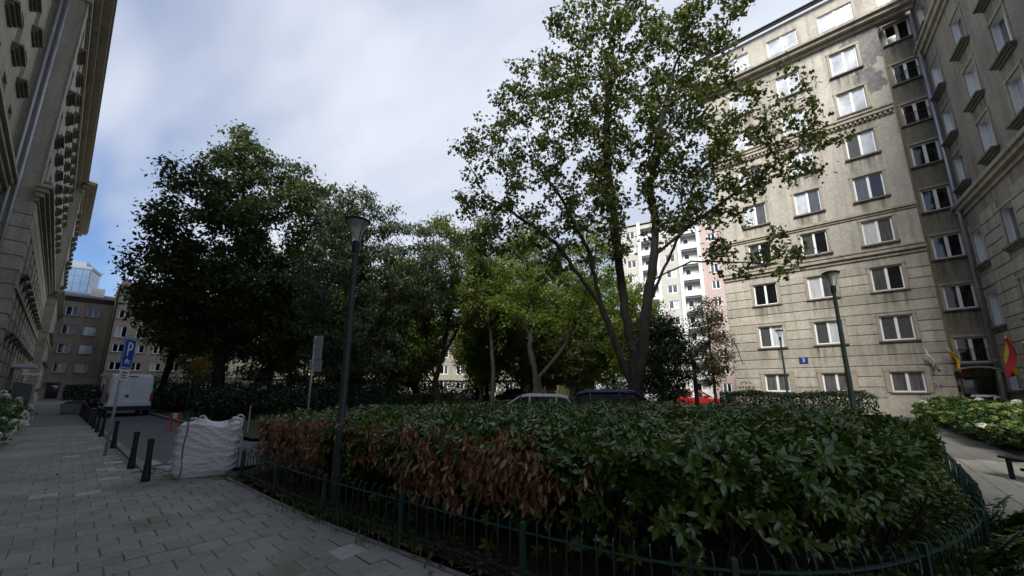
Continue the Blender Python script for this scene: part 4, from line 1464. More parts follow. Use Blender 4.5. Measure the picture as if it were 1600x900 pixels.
t5 = make_tree('park_tree', 'thin straight tree left of the forked tree', [[(0, 0, 0), (0.1, 0, 3), (-0.15, 0.1, 6), (-0.6, 0.5, 10), (-0.9, 0.8, 14.5)], [(0, 0, 4.5), (1.2, -0.8, 7.5)], [(-0.1, 0, 6), (-1.6, 1.2, 9)]],
               [(-0.7, 0.6, 12.5, 2.2, 2.2, 4.2), (-1.4, 1.2, 8.6, 1.9, 1.9, 2.4), (1.0, -0.7, 8.4, 1.8, 1.8, 2.2), (-0.2, 0.1, 10.0, 2.4, 2.4, 2.6)], 600, 15000, 0.22, 'leaf_mid', 0.17, 'bark_dark', (22.9, 22.3, 0), step=0.4, dk=0.72, spread=0.34, seed=23, shell=0.2, clump=(20, 0.9))
t6 = make_tree('forked_tree', 'forked tree with swollen foot and two bare limbs spread in a V', [rel((23.8, 18.2, 0), s) for s in [
    [(23.8, 18.25, 0), (23.75, 18.3, 1.6), (23.7, 18.4, 2.3), (23.41, 18.77, 4.8), (23.54, 18.6, 6.9), (23.4, 18.8, 10), (23.1, 19.1, 13.5)],
    [(23.7, 18.4, 2.2), (24.4, 17.5, 3.4), (24.93, 16.69, 4.6), (25.64, 15.58, 7.3), (26.2, 14.6, 10.9), (26.5, 14.2, 13)],
    [(23.5, 18.7, 5.5), (22.6, 19.8, 8), (22.0, 20.6, 10)]]],
    [(-0.4, 0.6, 11.5, 2.6, 2.6, 4.0), (2.2, -3.4, 11.5, 2.4, 2.4, 3.4), (-1.6, 2.0, 8.0, 2.0, 2.0, 2.2), (0.6, -0.9, 7.6, 2.2, 2.2, 1.8)], 620, 13500, 0.22, 'leaf_bright', 0.36, 'bark_dark', (23.8, 18.2, 0), step=0.4, dk=0.75, spread=0.34, seed=29, shell=0.2, clump=(26, 1.0))
burl = MB()
for k in range(11):
    a = k * 2.4
    burl.lathe([(0.02, 0.0), (0.34 + 0.05 * (k % 3), 0.25), (0.36, 0.7), (0.2, 1.15), (0.02, 1.35 + 0.04 * k)], 0.42 * math.cos(a), 0.42 * math.sin(a), 8)
link('burl', burl.mesh('burl', 'bark_dark', True), t6, (0, 0, 0))
t8 = make_tree('small_tree', 'small rusty-green tree beside the corner of the stone block', [[(0, 0, 0), (0.05, 0, 2), (0, 0.05, 4.5), (0.05, 0, 7.0)]], [(0, 0, 5.2, 1.5, 1.5, 3.0), (0.2, 0.1, 3.4, 1.4, 1.4, 1.8)], 320, 9000, 0.15, 'leaf_rust', 0.10, 'bark_dark', (29.2, 7.3, 0), step=0.3, dk=0.5, spread=0.25, seed=31, shell=0.1, clump=(8, 0.5))
t9 = make_tree('evergreen_tree', 'low dark evergreen tree between the maple and the white tower', [[(0, 0, 0), (0, 0.05, 2), (0.05, 0, 5.8)]], [(0, 0, 3.4, 2.1, 2.1, 3.0), (0.2, -0.3, 5.2, 1.2, 1.2, 1.5)], 420, 14000, 0.20, 'leaf_dark', 0.13, 'bark_dark', (26.2, 9.7, 0), step=0.35, dk=0.6, spread=0.3, seed=37, shell=0.45)
# a bright-leaved background kind and its copies, each standing in its own place
bgA = make_tree('background_tree', 'bright green tree deep in the park left of the forked tree', [[(0, 0, 0), (0.1, 0, 3), (0, 0.1, 7), (0.1, 0, 12)], [(0, 0, 3.5), (1.8, 0.3, 6.5)], [(0, 0, 4), (-1.7, -0.5, 7)]],
                [(0, 0, 10.5, 3.2, 3.2, 4.2), (1.6, 0.4, 7.0, 2.8, 2.8, 3.0), (-1.6, -0.4, 7.0, 2.8, 2.8, 3.0), (0, 0, 4.4, 3.2, 3.2, 1.9), (0.8, 0.6, 2.9, 2.4, 2.4, 1.2)], 640, 17000, 0.30, 'leaf_bright', 0.22, 'bark_dark', (33.0, 34.0, 0), step=0.5, dk=0.95, spread=0.42, seed=41, group='trees deep in the park', shell=0.3)
bgB = make_tree('background_tree', 'dull green tree deep in the park behind the many-stemmed tree', [[(0, 0, 0), (-0.1, 0, 3), (0.1, 0.1, 8), (0, 0, 14)], [(0, 0, 4), (2.0, -0.3, 8)], [(0, 0, 4.5), (-1.9, 0.5, 8)]],
                [(0, 0, 12.5, 3.4, 3.4, 4.4), (1.9, -0.3, 8.6, 3.0, 3.0, 3.6), (-1.8, 0.4, 8.6, 3.0, 3.0, 3.6), (0, 0, 5.2, 3.4, 3.4, 2.0), (-0.6, 0.8, 3.3, 2.6, 2.6, 1.3)], 700, 19000, 0.30, 'leaf_mid', 0.26, 'bark_dark', (27.0, 39.0, 0), step=0.5, dk=0.95, spread=0.44, seed=43, group='trees deep in the park', shell=0.3)
for (src, x, y, s, rz, lab) in [
        (bgB, 14.5, 48.0, 1.05, 1.0, 'dull green tree far back, right of the largest dark tree'),
        (bgB, 20.0, 44.0, 0.95, 2.2, 'dull green tree far back behind the silvery tree'),
        (bgA, 27.5, 45.0, 0.9, 3.1, 'bright green tree far back behind the thin straight tree'),
        (bgA, 36.0, 27.0, 0.95, 4.0, 'bright green tree deep in the park right of the forked tree'),
        (bgB, 33.5, 21.5, 0.85, 5.1, 'dull green tree deep in the park behind the left maple stem'),
        (bgA, 41.0, 23.5, 0.9, 0.6, 'bright green tree far back behind the maple trunk'),
        (bgB, 40.0, 33.5, 1.0, 1.7, 'dull green tree far back behind the low yellow building corner'),
        (bgB, 9.5, 56.0, 1.0, 2.9, 'dull green tree far down the street behind the largest dark tree'),
        (bgA, 17.0, 35.5, 0.8, 0.2, 'bright green tree between the silvery tree and the many-stemmed tree'),
        (bgB, 45.0, 28.0, 1.0, 3.7, 'dull green tree farthest back behind the maple'),
        (bgA, 31.3, 13.4, 0.72, 1.2, 'bright green tree filling the gap behind the left maple stem'),
        (bgA, 37.2, 18.8, 1.0, 0.4, 'bright green tree before the left side of the white tower'),
        (bgB, 30.0, 23.4, 1.05, 5.9, 'dull green tree right behind the forked tree'),
        (bgB, 17.8, 52.0, 1.0, 4.4, 'dull green tree far back, left of the near lamp pole'),
        (bgB, 25.0, 48.5, 1.0, 0.9, 'dull green tree far back, right of the near lamp pole'),
        (bgA, 31.5, 45.0, 0.95, 2.0, 'bright green tree far back before the pale building'),
        (bgB, 38.0, 40.0, 1.0, 2.5, 'dull green tree far back left of the yellow building'),
        (bgA, 22.5, 36.0, 1.1, 5.6, 'bright green tree close behind the many-stemmed tree'),
        (bgA, 29.5, 29.5, 1.1, 3.3, 'bright green tree right behind the thin straight tree')]:
    copy_thing(src, (x, y, 0), rz, s, lab)


def leaf_blob(name, label, cat, root, blobs, n, leaf, mat, aspect=0.6, group=None, stem='bark_dark', kind='diamond', seed=1, updir=1.0):
    """shrub: leaf shell over a few ellipsoids on short stems"""
    rs = np.random.default_rng(seed)
    P = ellipsoid_points(blobs, n, 0.62, rs)
    cen = np.array([b[:3] for b in blobs]).mean(0)
    P += rs.normal(size=P.shape) * leaf * 0.5
    # uneven outline
    out = unit(P - cen)
    P += out * (0.10 * np.array([mnoise.noise(Vector(p * 1.6)) for p in P]))[:, None] * np.array(blobs)[:, 3:6].mean()
    P = P[P[:, 2] > 0.05]
    out = unit(P - cen)
    m = len(P)
    A = unit(out * 0.7 + rs.normal(size=(m, 3)) * 0.7)
    Nn = unit(out * 0.5 + rs.normal(size=(m, 3)) * 0.5 + np.array([0, 0, 0.7 * updir]))
    L = leaf * rs.uniform(0.6, 1.2, m)
    V, F = leaf_arrays(P, A, Nn, L, L * aspect, kind)
    o = thing(name, label, cat, root, 0, group)
    link('foliage', np_mesh('foliage', V, F, mat), o)
    b = MB()
    for k in range(7):
        bl = blobs[k % len(blobs)]
        a = k * 2.4
        b.tube([(0.1 * math.cos(a), 0.1 * math.sin(a), 0), (bl[0] * 0.6 + 0.3 * math.cos(a) * bl[3], bl[1] * 0.6 + 0.3 * math.sin(a) * bl[4], bl[2]), (bl[0] + 0.5 * math.cos(a) * bl[3], bl[1] + 0.5 * math.sin(a) * bl[4], bl[2] + 0.4 * bl[5])], [0.03, 0.02, 0.008], 5)
    b.build('stems', stem, o)
    return o


# dark shrubs under the street trees
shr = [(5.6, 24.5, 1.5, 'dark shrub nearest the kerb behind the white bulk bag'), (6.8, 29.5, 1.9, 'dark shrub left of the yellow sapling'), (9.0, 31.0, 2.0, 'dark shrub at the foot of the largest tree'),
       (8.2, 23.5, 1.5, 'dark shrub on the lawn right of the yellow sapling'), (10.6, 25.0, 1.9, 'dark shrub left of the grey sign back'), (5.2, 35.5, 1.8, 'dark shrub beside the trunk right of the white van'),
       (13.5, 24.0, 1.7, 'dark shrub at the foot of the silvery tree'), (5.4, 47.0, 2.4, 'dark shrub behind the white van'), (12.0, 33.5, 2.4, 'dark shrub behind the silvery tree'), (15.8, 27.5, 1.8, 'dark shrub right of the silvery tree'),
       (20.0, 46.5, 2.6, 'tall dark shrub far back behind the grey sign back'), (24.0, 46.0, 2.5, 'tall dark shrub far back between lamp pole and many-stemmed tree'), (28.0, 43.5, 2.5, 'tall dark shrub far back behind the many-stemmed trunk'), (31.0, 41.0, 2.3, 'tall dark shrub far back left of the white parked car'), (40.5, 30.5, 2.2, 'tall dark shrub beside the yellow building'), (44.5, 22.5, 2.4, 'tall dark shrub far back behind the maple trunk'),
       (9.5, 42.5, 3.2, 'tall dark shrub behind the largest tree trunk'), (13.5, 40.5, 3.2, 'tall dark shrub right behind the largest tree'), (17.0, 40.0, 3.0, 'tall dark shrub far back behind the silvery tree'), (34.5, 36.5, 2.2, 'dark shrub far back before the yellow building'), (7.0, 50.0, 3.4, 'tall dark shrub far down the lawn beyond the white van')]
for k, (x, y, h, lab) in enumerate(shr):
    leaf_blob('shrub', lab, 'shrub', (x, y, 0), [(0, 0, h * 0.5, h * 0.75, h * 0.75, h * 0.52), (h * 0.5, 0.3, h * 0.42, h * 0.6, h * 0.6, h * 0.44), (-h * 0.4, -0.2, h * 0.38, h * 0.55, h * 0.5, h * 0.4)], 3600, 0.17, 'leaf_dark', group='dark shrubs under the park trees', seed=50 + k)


# ------------------------------------------------------------------ box hedges
def clipped_hedge(name, label, p0, p1, width, h, n, leaf, mat, seed=1, z0=0.0):
    rs = np.random.default_rng(seed)
    a = np.array(p0, float); b_ = np.array(p1, float)
    ln = np.linalg.norm(b_ - a); t = (b_ - a) / ln; nn = np.array([-t[1], t[0]])
    s = rs.random(n) * ln
    side = rs.random(n)
    w = (rs.random(n) - 0.5) * width
    z = rs.random(n) * h
    top = side < width / (width + 2 * h)
    z[top] = h + rs.normal(size=top.sum()) * 0.04
    ws = np.where(rs.random(n) < 0.5, -0.5, 0.5) * width
    w[~top] = ws[~top] + rs.normal(size=(~top).sum()) * 0.06
    P = np.stack([t[0] * s + nn[0] * w, t[1] * s + nn[1] * w, z], 1)
    bulge = np.array([mnoise.noise(Vector((s[i] * 0.8, w[i], z[i]))) for i in range(n)])
    P += np.stack([nn[0] * np.sign(w) * bulge * 0.15, nn[1] * np.sign(w) * bulge * 0.15, bulge * 0.14], 1)
    Nn = unit(np.where(top[:, None], np.array([0, 0, 1.0]), np.stack([nn[0] * np.sign(w), nn[1] * np.sign(w), 0.5 + 0 * w], 1)) + rs.normal(size=(n, 3)) * 0.55)
    A = unit(rs.normal(size=(n, 3)) + np.array([0, 0, 0.3]))
    L = leaf * rs.uniform(0.7, 1.25, n)
    V, F = leaf_arrays(P, A, Nn, L, L * 0.5)
    o = thing(name, label, 'hedge', (p0[0], p0[1], z0))
    link('foliage', np_mesh('foliage', V, F, mat), o)
    bx = MB()
    for k in range(int(ln / 0.35)):
        q = t * (0.15 + k * 0.35)
        bx.tube([(q[0], q[1], 0), (q[0] + rs.normal() * 0.06, q[1] + rs.normal() * 0.06, h * 0.9)], [0.025, 0.01], 5)
    bx.build('stems', 'bark_dark', o)
    return o


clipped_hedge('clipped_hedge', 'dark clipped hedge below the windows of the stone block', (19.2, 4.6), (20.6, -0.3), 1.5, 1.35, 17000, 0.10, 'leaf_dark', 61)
clipped_hedge('clipped_hedge', 'low dark hedge in front of the annex door side', (-0.3, 78.0), (3.0, 78.0), 1.6, 1.9, 3600, 0.2, 'leaf_dark', 62)
clipped_hedge('clipped_hedge', 'low dull green hedge on the lawn behind the many-stemmed tree', (19.0, 33.5), (25.5, 28.5), 1.2, 1.0, 6000, 0.16, 'leaf_mid', 63)
clipped_hedge('clipped_hedge', 'tall dark hedge far back along the end of the park', (22.0, 50.0), (43.5, 33.0), 1.4, 2.5, 9000, 0.26, 'leaf_dark', 65)
clipped_hedge('clipped_hedge', 'low green hedge on the lawn by the forked tree', (21.5, 17.5), (27.5, 12.5), 1.0, 0.9, 6000, 0.15, 'leaf_mid', 64)

# ------------------------------------------------------------------ the big laurel hedge
HB_FRONT = [tuple(p) for p in (EDGE - nrm2 * 0.30) if p[0] < 8.4]
HB = HB_FRONT + [(10.2, 0.1), (11.2, 1.2), (11.0, 4.4), (10.0, 8.0), (8.6, 10.4), (4.6, 10.9), (3.0, 9.3)]
HBn = np.array(HB)


def poly_dist(x, y, poly):
    d = np.full(len(x), 1e9)
    n = len(poly)
    for i in range(n):
        a = np.array(poly[i]); b_ = np.array(poly[(i + 1) % n])
        ab = b_ - a
        t = np.clip(((x - a[0]) * ab[0] + (y - a[1]) * ab[1]) / (ab @ ab + 1e-12), 0, 1)
        d = np.minimum(d, np.hypot(x - a[0] - t * ab[0], y - a[1] - t * ab[1]))
    return d


def hedge_top(x, y, d):
    h = np.array([1.13 + 0.10 * mnoise.noise(Vector((a * 0.9, b_ * 0.9, 0.3))) + 0.07 * mnoise.noise(Vector((a * 2.3, b_ * 2.3, 4.0))) for a, b_ in zip(x, y)])
    h -= 0.10 * np.clip((y - 5.0) / 3.5, 0, 1)
    h -= 0.22 * np.exp(-(d / 0.16) ** 2)
    return h


def laurel():
    rs = np.random.default_rng(77)
    hedge = thing('laurel_hedge', 'broad glossy cherry laurel hedge filling the fenced bed, with brown dead patches', 'hedge', (5.0, 4.0, 0))
    O = np.array([5.0, 4.0, 0.0])
    # shoots on top
    n = 36000
    x = rs.uniform(HBn[:, 0].min(), HBn[:, 0].max(), n); y = rs.uniform(HBn[:, 1].min(), HBn[:, 1].max(), n)
    m = in_poly(x, y, HB)
    x, y = x[m], y[m]
    dc = np.hypot(x, y)
    keep = rs.random(len(x)) < np.clip(1.35 - dc / 14.0, 0.35, 1.0)
    x, y = x[keep], y[keep]
    d = poly_dist(x, y, HB)
    z = hedge_top(x, y, d) - np.abs(rs.normal(size=len(x))) * 0.07
    stray = rs.random(len(x)) < 0.06
    z[stray] += rs.uniform(0.03, 0.16, stray.sum())
    S = [np.stack([x, y, z], 1)]
    Dr = [unit(rs.normal(size=(len(x), 3)) * 0.38 + np.array([0, 0, 1.0]))]
    # shoots on the sides
    B = smooth_curve(HB + [HB[0]], 0.03)
    tg = unit(np.gradient(B, axis=0)); no = np.stack([tg[:, 1], -tg[:, 0]], 1)
    test = B + no * 0.05
    flip = in_poly(test[:, 0], test[:, 1], HB)
    no[flip] *= -1
    pick = rs.integers(0, len(B), 8200)
    pick = pick[np.hypot(B[pick, 0], B[pick, 1]) < 9.5]
    k = len(pick)
    zz = 1.12 * rs.random(k) ** 0.75
    inn = np.abs(rs.normal(size=k)) * 0.14 - 0.04 + 0.10 * np.clip((0.5 - zz) / 0.5, 0, 1)
    und = np.array([0.10 * mnoise.noise(Vector((B[q, 0] * 1.5, B[q, 1] * 1.5, zz[i] * 1.5))) for i, q in enumerate(pick)])
    Px = B[pick] - no[pick] * (inn - und)[:, None]
    S.append(np.stack([Px[:, 0], Px[:, 1], zz * (1.0 - 0.09 * np.clip((Px[:, 1] - 5.0) / 3.5, 0, 1))], 1))
    Dr.append(unit(np.concatenate([no[pick], np.full((k, 1), 0.45)], 1) + rs.normal(size=(k, 3)) * 0.4))
    side = np.concatenate([np.zeros(len(S[0]), bool), np.ones(k, bool)])
    S = np.concatenate(S); Dr = np.concatenate(Dr)
    # dead zones on the front face
    yy, zz_ = S[:, 1], S[:, 2]
    wob = np.array([0.5 * mnoise.noise(Vector(p * 1.4)) for p in S])
    fade = rs.random(len(S))
    pn = np.array([mnoise.noise(Vector(p * 3.1)) for p in S])
    dead = (fade < 0.72 + pn * 1.1) & side & (S[:, 0] < 4.2) & (((yy + wob > 2.05) & (yy + wob < 4.3) & (zz_ + wob * 0.4 > 0.40)) | ((yy + wob > 6.1) & (zz_ + wob * 0.3 > 0.34)) | ((yy + wob > 4.2) & (yy + wob < 6.2) & (zz_ > 0.68) & (fade < 0.38)))
    dead |= (~side) & (S[:, 0] < 3.5) & (yy > 1.8) & (yy < 4.0) & (poly_dist(S[:, 0], S[:, 1], HB) < 0.10 + 0.18 * wob) 
    deadS = S[dead]; deadN = Dr[dead]
    S, Dr, side = S[~dead], Dr[~dead], side[~dead]
    # thin the lower front so that the dark inside shows
    thin = side & (rs.random(len(S)) < np.clip(1.45 - S[:, 2] * 1.22, 0.0, 0.92))
    S, Dr, side = S[~thin], Dr[~thin], side[~thin]
    per = 8
    nS = len(S)
    U = unit(np.cross(Dr, rs.normal(size=(nS, 3)))); W = np.cross(Dr, U)
    idx = np.tile(np.arange(per), nS)
    sh = np.repeat(np.arange(nS), per)
    az = idx * 2.4 + np.repeat(rs.random(nS) * 6.28, per)
    til = rs.uniform(0.55, 1.25, nS * per) + 0.03 * (per - idx)
    rad_ = np.cos(az)[:, None] * U[sh] + np.sin(az)[:, None] * W[sh]
    A = np.cos(til)[:, None] * Dr[sh] + np.sin(til)[:, None] * rad_
    A[:, 2] -= 0.12
    A = unit(A)
    Nn = unit(np.sin(til)[:, None] * Dr[sh] - np.cos(til)[:, None] * rad_ + np.array([0, 0, 0.25]) + rs.normal(size=A.shape) * 0.15)
    shs = rs.uniform(0.62, 1.22, nS)
    L = rs.uniform(0.068, 0.118, nS * per) * shs[sh]
    base = S[sh] + Dr[sh] * ((idx / per - 0.75) * 0.10)[:, None]
    P = base + A * (L * 0.5)[:, None]
    wd = L * rs.uniform(0.36, 0.46, nS * per)
    # the 300 leaves that show largest become single leaves
    dist = np.linalg.norm(P - np.array([0, 0, 1.6]), axis=1)
    angl = np.degrees(np.arctan2(P[:, 0], P[:, 1]))
    elev = (P[:, 2] - 1.6) / np.hypot(P[:, 0], P[:, 1])
    okv = (angl > -5) & (angl < 98) & (elev > -0.52) & np.repeat(idx[:per] * 0 == 0, nS).reshape(-1)
    sc = np.where(okv, L / dist * (0.6 + 0.8 * rs.random(len(P))), 0)
    single = np.argsort(-sc)[:300]
    mask = np.ones(len(P), bool); mask[single] = False
    V, F = leaf_arrays(P[mask] - O, A[mask], Nn[mask], L[mask], wd[mask], 'oval')
    stuff(link('foliage', np_mesh('foliage', V, F, 'leaf_laurel', True), hedge))
    protos = []
    for q in range(5):
        Vq, Fq = leaf_arrays(np.zeros((1, 3)), np.array([[1.0, 0, 0]]), np.array([[0, 0, 1.0]]), 0.12, 0.12 * (0.36 + 0.02 * q), 'oval')
        protos.append(np_mesh('leaf', Vq, Fq, 'leaf_laurel', True))
    for q, i in enumerate(single):
        a = Vector(A[i]); nn_ = Vector(Nn[i]); bb = nn_.cross(a).normalized(); nn_ = a.cross(bb)
        o = link('leaf', protos[q % 5], hedge)
        mt = Matrix((a, bb, nn_)).transposed().to_4x4()
        o.matrix_local = Matrix.Translation(Vector(P[i] - O)) @ mt @ Matrix.Scale(float(L[i] / 0.12), 4)
    # dead leaves hang down in bunches
    nd = len(deadS); per = 9
    sh = np.repeat(np.arange(nd), per); m_ = nd * per
    A = unit(rs.normal(size=(m_, 3)) * np.array([0.38, 0.38, 0.25]) + np.array([0, 0, -0.9]) + deadN[sh] * 0.25)
    Nn = unit(deadN[sh] + rs.normal(size=(m_, 3)) * 0.6)
    L = rs.uniform(0.045, 0.115, m_)
    P = deadS[sh] + rs.normal(size=(m_, 3)) * np.array([0.05, 0.05, 0.05]) + A * (L * 0.5)[:, None]
    V, F = leaf_arrays(P - O, A, Nn, L, L * 0.34, 'oval')
    stuff(link('dead_foliage', np_mesh('dead_foliage', V, F, 'leaf_dead', True), hedge))
    # woody stems
    b = MB()
    nst = 420
    xx = rs.uniform(HBn[:, 0].min(), 7.5, nst * 6); y2 = rs.uniform(-1, HBn[:, 1].max(), nst * 6)
    pd_ = poly_dist(xx, y2, HB)
    mm = in_poly(xx, y2, HB) & (pd_ < 1.3) & (pd_ > 0.24)
    for a, c in list(zip(xx[mm], y2[mm]))[:nst]:
        p = [(a - 5, c - 4, 0)]
        q = np.array([a - 5, c - 4, 0.0])
        for s_ in range(3):
            q = q + np.array([rs.normal() * 0.12, rs.normal() * 0.12, 0.33])
            p.append(tuple(q))
        b.tube(p, [0.013, 0.011, 0.008, 0.004], 4, cap=False)
    stuff(b.build('stems', 'twig', hedge))
    # inner leaf mass, a step behind the surface
    n = 9000
    x = rs.uniform(HBn[:, 0].min(), HBn[:, 0].max(), n * 2); y = rs.uniform(HBn[:, 1].min(), HBn[:, 1].max(), n * 2)
    m = in_poly(x, y, HB)
    x, y = x[m], y[m]
    d = poly_dist(x, y, HB)
    ok = d > 0.34
    x, y, d = x[ok], y[ok], d[ok]
    z = (hedge_top(x, y, d) - 0.12) * rs.random(len(x)) ** 0.5
    P = np.stack([x, y, z], 1) - O
    A = unit(rs.normal(size=P.shape)); Nn = unit(rs.normal(size=P.shape) + np.array([0, 0, 0.8]))
    V, F = leaf_arrays(P, A, Nn, 0.17, 0.08)
    stuff(link('inner_foliage', np_mesh('inner_foliage', V, F, 'leaf_laurel'), hedge))


laurel()


# ------------------------------------------------------------------ plants at the fence
def shoot_plant(name, label, root, n_shoot, r, h, mat, leaf=0.12, seed=1, lean=(0, 0)):
    rs = np.random.default_rng(seed)
    o = thing(name, label, 'plant', root)
    Vs, As, Ns, Ls = [], [], [], []
    b = MB()
    for k in range(n_shoot):
        a = rs.random() * 6.28
        d = np.array([math.cos(a) * r * rs.random() + lean[0], math.sin(a) * r * rs.random() + lean[1], h * rs.uniform(0.55, 1.0)])
        p0 = np.array([rs.normal() * r * 0.25, rs.normal() * r * 0.25, 0.0])
        pts = [p0 + d * t + np.array([0, 0, -0.25 * t * t * h * rs.random()]) + np.array([lean[0], lean[1], 0]) * t * t for t in np.linspace(0, 1, 7)]
        b.tube([tuple(p) for p in pts], [0.006] * 6 + [0.002], 4, cap=False)
        ax = unit(d)
        u = unit(np.cross(ax, [0.2, 0.4, 0.9])); 
        for t in np.linspace(0.25, 1.0, 11):
            i = t * 6
            p = np.array(pts[int(min(i, 5))]) * (1 - (i - int(min(i, 5)))) + np.array(pts[int(min(i, 5)) + 1]) * (i - int(min(i, 5)))
            for s in (-1, 1):
                side_ = u * s + ax * 0.45 + rs.normal(size=3) * 0.2
                L = leaf * (1.1 - 0.5 * abs(t - 0.5)) * rs.uniform(0.8, 1.2)
                A = unit(side_)
                Vs.append(p + A * L * 0.5); As.append(A); Ns.append(np.array([0, 0, 1.0]) + rs.normal(size=3) * 0.3); Ls.append(L)
    V, F = leaf_arrays(np.array(Vs), np.array(As), unit(np.array(Ns)), np.array(Ls), np.array(Ls) * 0.36, 'oval')
    link('foliage', np_mesh('foliage', V, F, mat, True), o)
    b.build('stems', 'twig', o)
    return o


for k, (x, y, h, ln_, lab) in enumerate([(5.6, -0.78, 0.42, (0.05, -0.25), 'leafy shoots spilling over the fence at its sharpest bend'), (6.9, -1.0, 0.45, (0.1, -0.25), 'leafy shoots spilling over the fence onto the right path'),
                                         (4.7, -0.5, 0.35, (0.05, -0.2), 'leafy shoots spilling over the nearest stretch of fence on the right')]):
    shoot_plant('overhanging_shoots', lab, (x, y, 0.02), 26, 0.45, h, 'leaf_laurel', 0.11, 80 + k, ln_)
shoot_plant('yellow_green_plant', 'single yellow-green plant at the dark foot of the laurel hedge', (3.35, 1.15, 0.02), 4, 0.16, 0.5, 'leaf_bright', 0.13, 91)
shoot_plant('young_laurel', 'young grey-green laurel sprouting behind the fence below the brown patch', (2.95, 3.9, 0.02), 9, 0.3, 0.5, 'leaf_laurel', 0.12, 92)


def grass_patch():
    rs = np.random.default_rng(95)
    n = 5200
    t = rs.random(n)
    i = (t * (len(EDGE) - 1)).astype(int)
    sel = (EDGE[i, 1] > 3.4) & (EDGE[i, 1] < 6.4)
    i = i[sel]; n = len(i)
    off = rs.normal(size=n) * 0.16 - 0.10
    base = EDGE[i] + nrm2[i] * off[:, None] + rs.normal(size=(n, 2)) * 0.10
    # keep out of the paving
    P0 = np.concatenate([base, np.full((n, 1), 0.005)], 1)
    h = rs.uniform(0.04, 0.17, n)
    ln_ = rs.normal(size=(n, 2)) * 0.5
    tip = P0 + np.stack([ln_[:, 0] * h, ln_[:, 1] * h, h], 1)
    sd = unit(np.stack([-ln_[:, 1], ln_[:, 0], np.zeros(n)], 1)) * 0.004
    mid = P0 * 0.5 + tip * 0.5 + np.stack([np.zeros(n), np.zeros(n), h * 0.12], 1)
    V = np.stack([P0 - sd, P0 + sd, mid + sd * 0.8, mid - sd * 0.8, tip], 1).reshape(-1, 3)
    F = (np.array([[0, 1, 2], [0, 2, 3], [3, 2, 4]])[None] + (np.arange(n) * 5)[:, None, None]).reshape(-1, 3)
    o = stuff(link('grass', np_mesh('grass', V, F, 'grass_blade')))
    o['label'] = 'tufts of grass growing under the low fence'
    o['category'] = 'grass'
    # dry leaves on the soil and along the edging
    n = 2600
    i = rs.integers(0, len(EDGE), n)
    i = i[(EDGE[i, 0] < 4.0) | (rs.random(n) < 0.25)]
    n = len(i)
    off = rs.normal(size=n) * 0.12 - 0.12
    base = EDGE[i] + nrm2[i] * off[:, None] + rs.normal(size=(n, 2)) * 0.08
    P = np.concatenate([base, np.full((n, 1), 0.022) + rs.random((n, 1)) * 0.015], 1)
    A = unit(np.concatenate([rs.normal(size=(n, 2)), rs.normal(size=(n, 1)) * 0.2], 1))
    Nn = unit(rs.normal(size=(n, 3)) * 0.35 + np.array([0, 0, 1.0]))
    L = rs.uniform(0.03, 0.10, n)
    V, F = leaf_arrays(P, A, Nn, L, L * 0.42, 'oval')
    o = stuff(link('leaf_litter', np_mesh('leaf_litter', V, F, 'litter')))
    o['label'] = 'dry brown leaves lying along the foot of the fence'
    o['category'] = 'leaf litter'


grass_patch()
litter_on_paving()


def ground_cover():
    rs = np.random.default_rng(131)
    n = 3800
    i = rs.integers(0, len(EDGE), n)
    i = i[EDGE[i, 0] > 3.0]
    n = len(i)
    base = EDGE[i] - nrm2[i] * np.abs(rs.normal(size=n) * 0.22 + 0.2)[:, None] + rs.normal(size=(n, 2)) * 0.06
    P = np.concatenate([base, rs.random((n, 1)) ** 1.5 * 0.20 + 0.03], 1)
    A = unit(np.concatenate([rs.normal(size=(n, 2)), rs.normal(size=(n, 1)) * 0.3], 1))
    Nn = unit(rs.normal(size=(n, 3)) * 0.45 + np.array([0, 0, 1.0]))
    L = rs.uniform(0.05, 0.11, n)
    V, F = leaf_arrays(P, A, Nn, L, L * 0.5, 'oval')
    o = stuff(link('ground_cover', np_mesh('ground_cover', V, F, 'leaf_laurel', True)))
    o['label'] = 'low dark ground cover between the hedge and the bend of the fence'
    o['category'] = 'ground cover'


ground_cover()


# ------------------------------------------------------------------ hydrangeas
def head_mesh(mat, seed):
    rs = np.random.default_rng(seed)
    n = 120
    d = unit(rs.normal(size=(n, 3)))
    d[:, 2] = np.abs(d[:, 2]) * 1.0 - 0.25
    P = d * np.array([0.10, 0.10, 0.075]) * rs.uniform(0.88, 1.08, (n, 1))
    A = unit(rs.normal(size=(n, 3)))
    V, F = leaf_arrays(P, A, unit(d + rs.normal(size=(n, 3)) * 0.25), 0.05, 0.045)
    return np_mesh('flower_head', V, F, mat)


HM = {'w': [head_mesh('petal_white', 1), head_mesh('petal_white', 2)], 'g': [head_mesh('petal_green', 3), head_mesh('petal_green', 4)]}


def hydrangea(label, root, blobs, n, heads, white, seed, group, leaf=0.13):
    o = leaf_blob('hydrangea_bush', label, 'flower bush', root, blobs, n, leaf, 'leaf_hydrangea', 0.62, group, 'twig', 'diamond', seed, 1.0)
    rs = np.random.default_rng(seed + 500)
    P = ellipsoid_points(blobs, heads * 4, 0.99, rs)
    P = P + unit(P - np.array([b[:3] for b in blobs]).mean(0)) * 0.06
    P = P[P[:, 2] > 0.25 * max(b[2] + b[5] for b in blobs)][:heads]
    for k, p in enumerate(P):
        hm = HM['w'] if rs.random() < white else HM['g']
        h = link('flower_head', hm[k % 2], o, tuple(p))
        s = rs.uniform(0.9, 1.4)
        h.scale = (s, s, s)
        h.rotation_euler = (rs.normal() * 0.5, rs.normal() * 0.5, rs.random() * 6)
    return o


